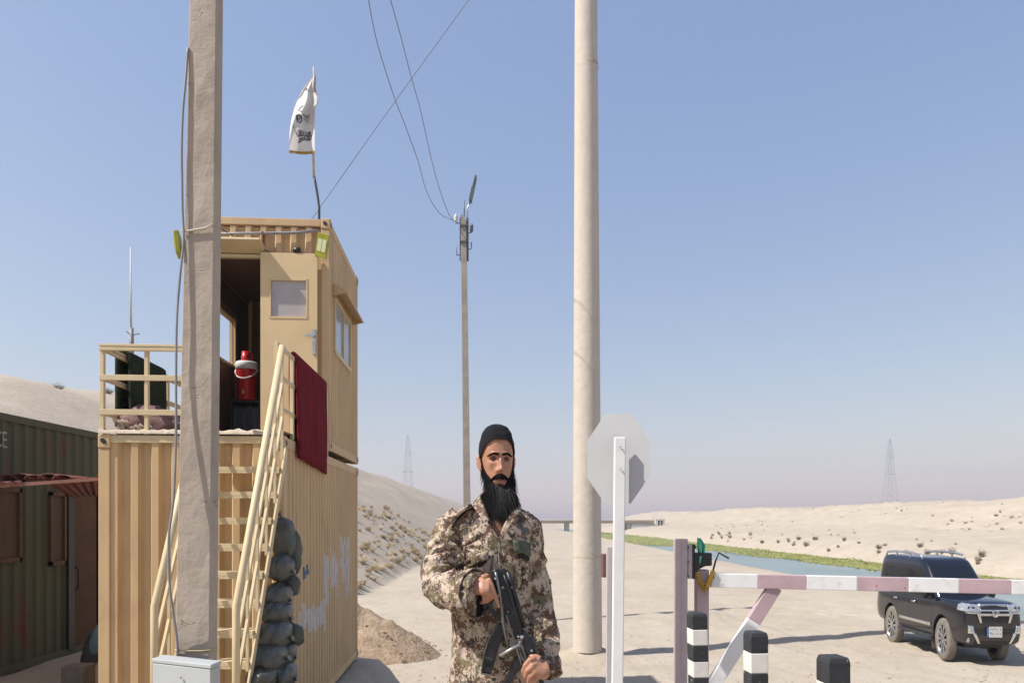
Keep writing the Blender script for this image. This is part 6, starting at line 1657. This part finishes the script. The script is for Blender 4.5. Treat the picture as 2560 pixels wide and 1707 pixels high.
# ------------------------------------------------------------------ rifle
GUN = mat("gun_metal", (.022, .023, .026), rough=.38, metal=.35, var=.25, vs=20, bump=.08, bs=60, bd=.003, spec=.5); GUNW = mat("worn_steel", (.16, .165, .17), rough=.35, metal=.7, var=.2, vs=25, bump=.05); MAGM = mat("black_magazine", (.015, .015, .018), rough=.42, var=.2, vs=12, bump=.08)
rf = root("rifle", R(700, 700, 0), "black assault rifle with curved magazine held muzzle down by the man", "rifle")
def plate(poly, dy, th, name, m=GUN, bev=.003):
    b = MB(); b.prism([R(x, y, dy) for x, y in poly], (0, th, 0)); return b.build(name, m, rf, bevel=bev)
plate([(478, 135), (600, 112), (660, 170), (760, 480), (868, 860), (840, 990), (750, 1015), (640, 700), (560, 420), (470, 235)], -.015, .036, "receiver")
plate([(600, 108), (652, 130), (708, 230), (800, 540), (900, 860), (870, 870), (770, 500), (650, 172)], -.006, .030, "dust_cover", GUN, .005)
plate([(438, 160), (478, 122), (540, 112), (560, 190), (520, 262), (462, 232)], -.025, .05, "rear_block")
plate([(596, 400), (640, 395), (745, 660), (755, 705), (715, 700), (690, 630)], -.022, .012, "selector_plate", GUN, .002)
plate([(632, 700), (652, 692), (770, 1060), (852, 1330), (832, 1350), (745, 1075)], -.024, .012, "side_rib", GUNW, .002)
b = MB(); b.tube([R(*q, -.034) for q in ((505, 150), (530, 250), (560, 420), (585, 620), (600, 790), (625, 930), (672, 1125))], .0068, 8); b.build("folded_strut", GUNW, rf)
b = MB(); b.tube([R(*q, -.03) for q in ((612, 185), (680, 380), (740, 600), (790, 800), (835, 960))], .0048, 8); b.build("folded_strut", GUN, rf)
b = MB(); b.tube([R(*q, -.012) for q in ((660, 150), (720, 340), (800, 600), (870, 850))], .011, 10); b.build("bolt_carrier", GUN, rf)
mg = [(560, 790), (490, 875), (430, 970), (380, 1090), (345, 1230), (325, 1340), (318, 1425), (375, 1440), (440, 1452), (478, 1390), (500, 1280), (535, 1150), (580, 1030), (635, 920), (640, 850)]
mgo = plate(mg, -.018, .032, "magazine", MAGM, .006)
b = MB(); b.tube([R(*q, -.021) for q in ((545, 820), (478, 905), (420, 1010), (375, 1130), (347, 1260), (328, 1400))], .0025, 6); b.build("magazine_edge", GUNW, mgo)
for k in range(4): b = MB(); b.tube([R(375 + 20 * k, 1340 + 6 * k, -.019), R(395 + 22 * k, 1220 + 8 * k, -.019)], .002, 5); b.build("magazine_rib", GUN, mgo)
b = MB(); b.bar(R(318, 1428, -.004), R(442, 1455, -.004), .038, .008, up=(0, 0, 1)); b.build("magazine_floor", GUNW, mgo)
plate([(865, 890), (930, 955), (1000, 1170), (1000, 1195), (900, 1235), (850, 1070), (845, 960)], -.03, .05, "handguard", GUN, .008)
vp = plate([(800, 1075), (850, 1055), (905, 1245), (872, 1318), (828, 1250)], -.034, .02, "vent_plate", GUNW, .002)
for k in range(3): b = MB(); b.bar(R(818 + 16 * k, 1110 + 40 * k, -.0355), R(838 + 16 * k, 1175 + 40 * k, -.0355), .004, .006, up=(1, 0, 0)); b.build("vent_slot", BLACKM, vp)
plate([(750, 1245), (845, 1235), (868, 1330), (800, 1420), (720, 1510), (690, 1620), (600, 1700), (575, 1690), (620, 1540), (690, 1400), (735, 1300)], -.02, .045, "fore_grip", GUN, .008)
b = MB(); b.tube([R(555, 1218, -.05), R(690, 1140, -.05), R(818, 1066, -.045)], .0068, 8); b.build("shoulder_rest", mat("bright_steel", (.42, .42, .42), rough=.35, metal=.8, bump=.03), rf)
plate([(395, 520), (440, 512), (470, 610), (545, 690), (600, 660), (610, 720), (560, 770), (500, 745), (420, 640)], -.006, .012, "trigger_guard", GUN, .002)
plate([(500, 690), (570, 640), (610, 700), (580, 780), (520, 770)], -.014, .03, "magazine_catch", GUN, .003)
plate([(470, 240), (560, 400), (520, 470), (440, 560), (360, 640), (320, 600), (400, 480), (440, 330)], .0, .03, "pistol_grip", GUN, .008)
b = MB(); b.tube([R(900, 1050, -.005), R(1010, 1330, .0), R(1120, 1620, .0), R(1180, 1790, .0)], .0105, 10); b.build("barrel", GUN, rf)
b = MB(); b.tube([R(930, 980, -.01), R(1030, 1250, -.01)], .012, 10); b.build("gas_tube", GUN, rf)
for x, y, r_, m in ((597, 345, .0065, GUNW), (840, 975, .008, STEEL), (795, 972, .005, STEEL), (665, 655, .004, GUNW), (812, 1042, .005, STEEL), (500, 232, .005, STEEL), (490, 130, .004, STEEL), (712, 345, .004, GUNW), (720, 890, .003, GUNW), (965, 1150, .005, STEEL)):
    b = MB(); b.tube([R(x, y, -.02), R(x, y, -.039)], r_, 12); b.build("pin", m, rf)
b = MB(); b.tube([R(460, 220, .0), R(440, 120, .03), R(470, -60, .06)], .006, 6); b.build("sling", DARKC, rf)
# ------------------------------------------------------------------ dust haze in the air
hb = MB(); hb.box(-1500, 1500, -60, 1600, -9, 115)
hz = bpy.data.materials.new("haze"); hz.use_nodes = True
nt = NT(hz); nt.n.remove(nt.n["Principled BSDF"])
pv = nt.new("ShaderNodeVolumePrincipled"); pv.inputs['Color'].default_value = (.86, .88, .95, 1); pv.inputs['Density'].default_value = .0005; pv.inputs['Anisotropy'].default_value = .2
nt.link(pv.outputs[0], nt.n["Material Output"].inputs['Volume'])
ho = hb.build("haze", hz); tag(ho, "pale dust haze in the air", kind="stuff")
SC.cycles.volume_bounces = 0
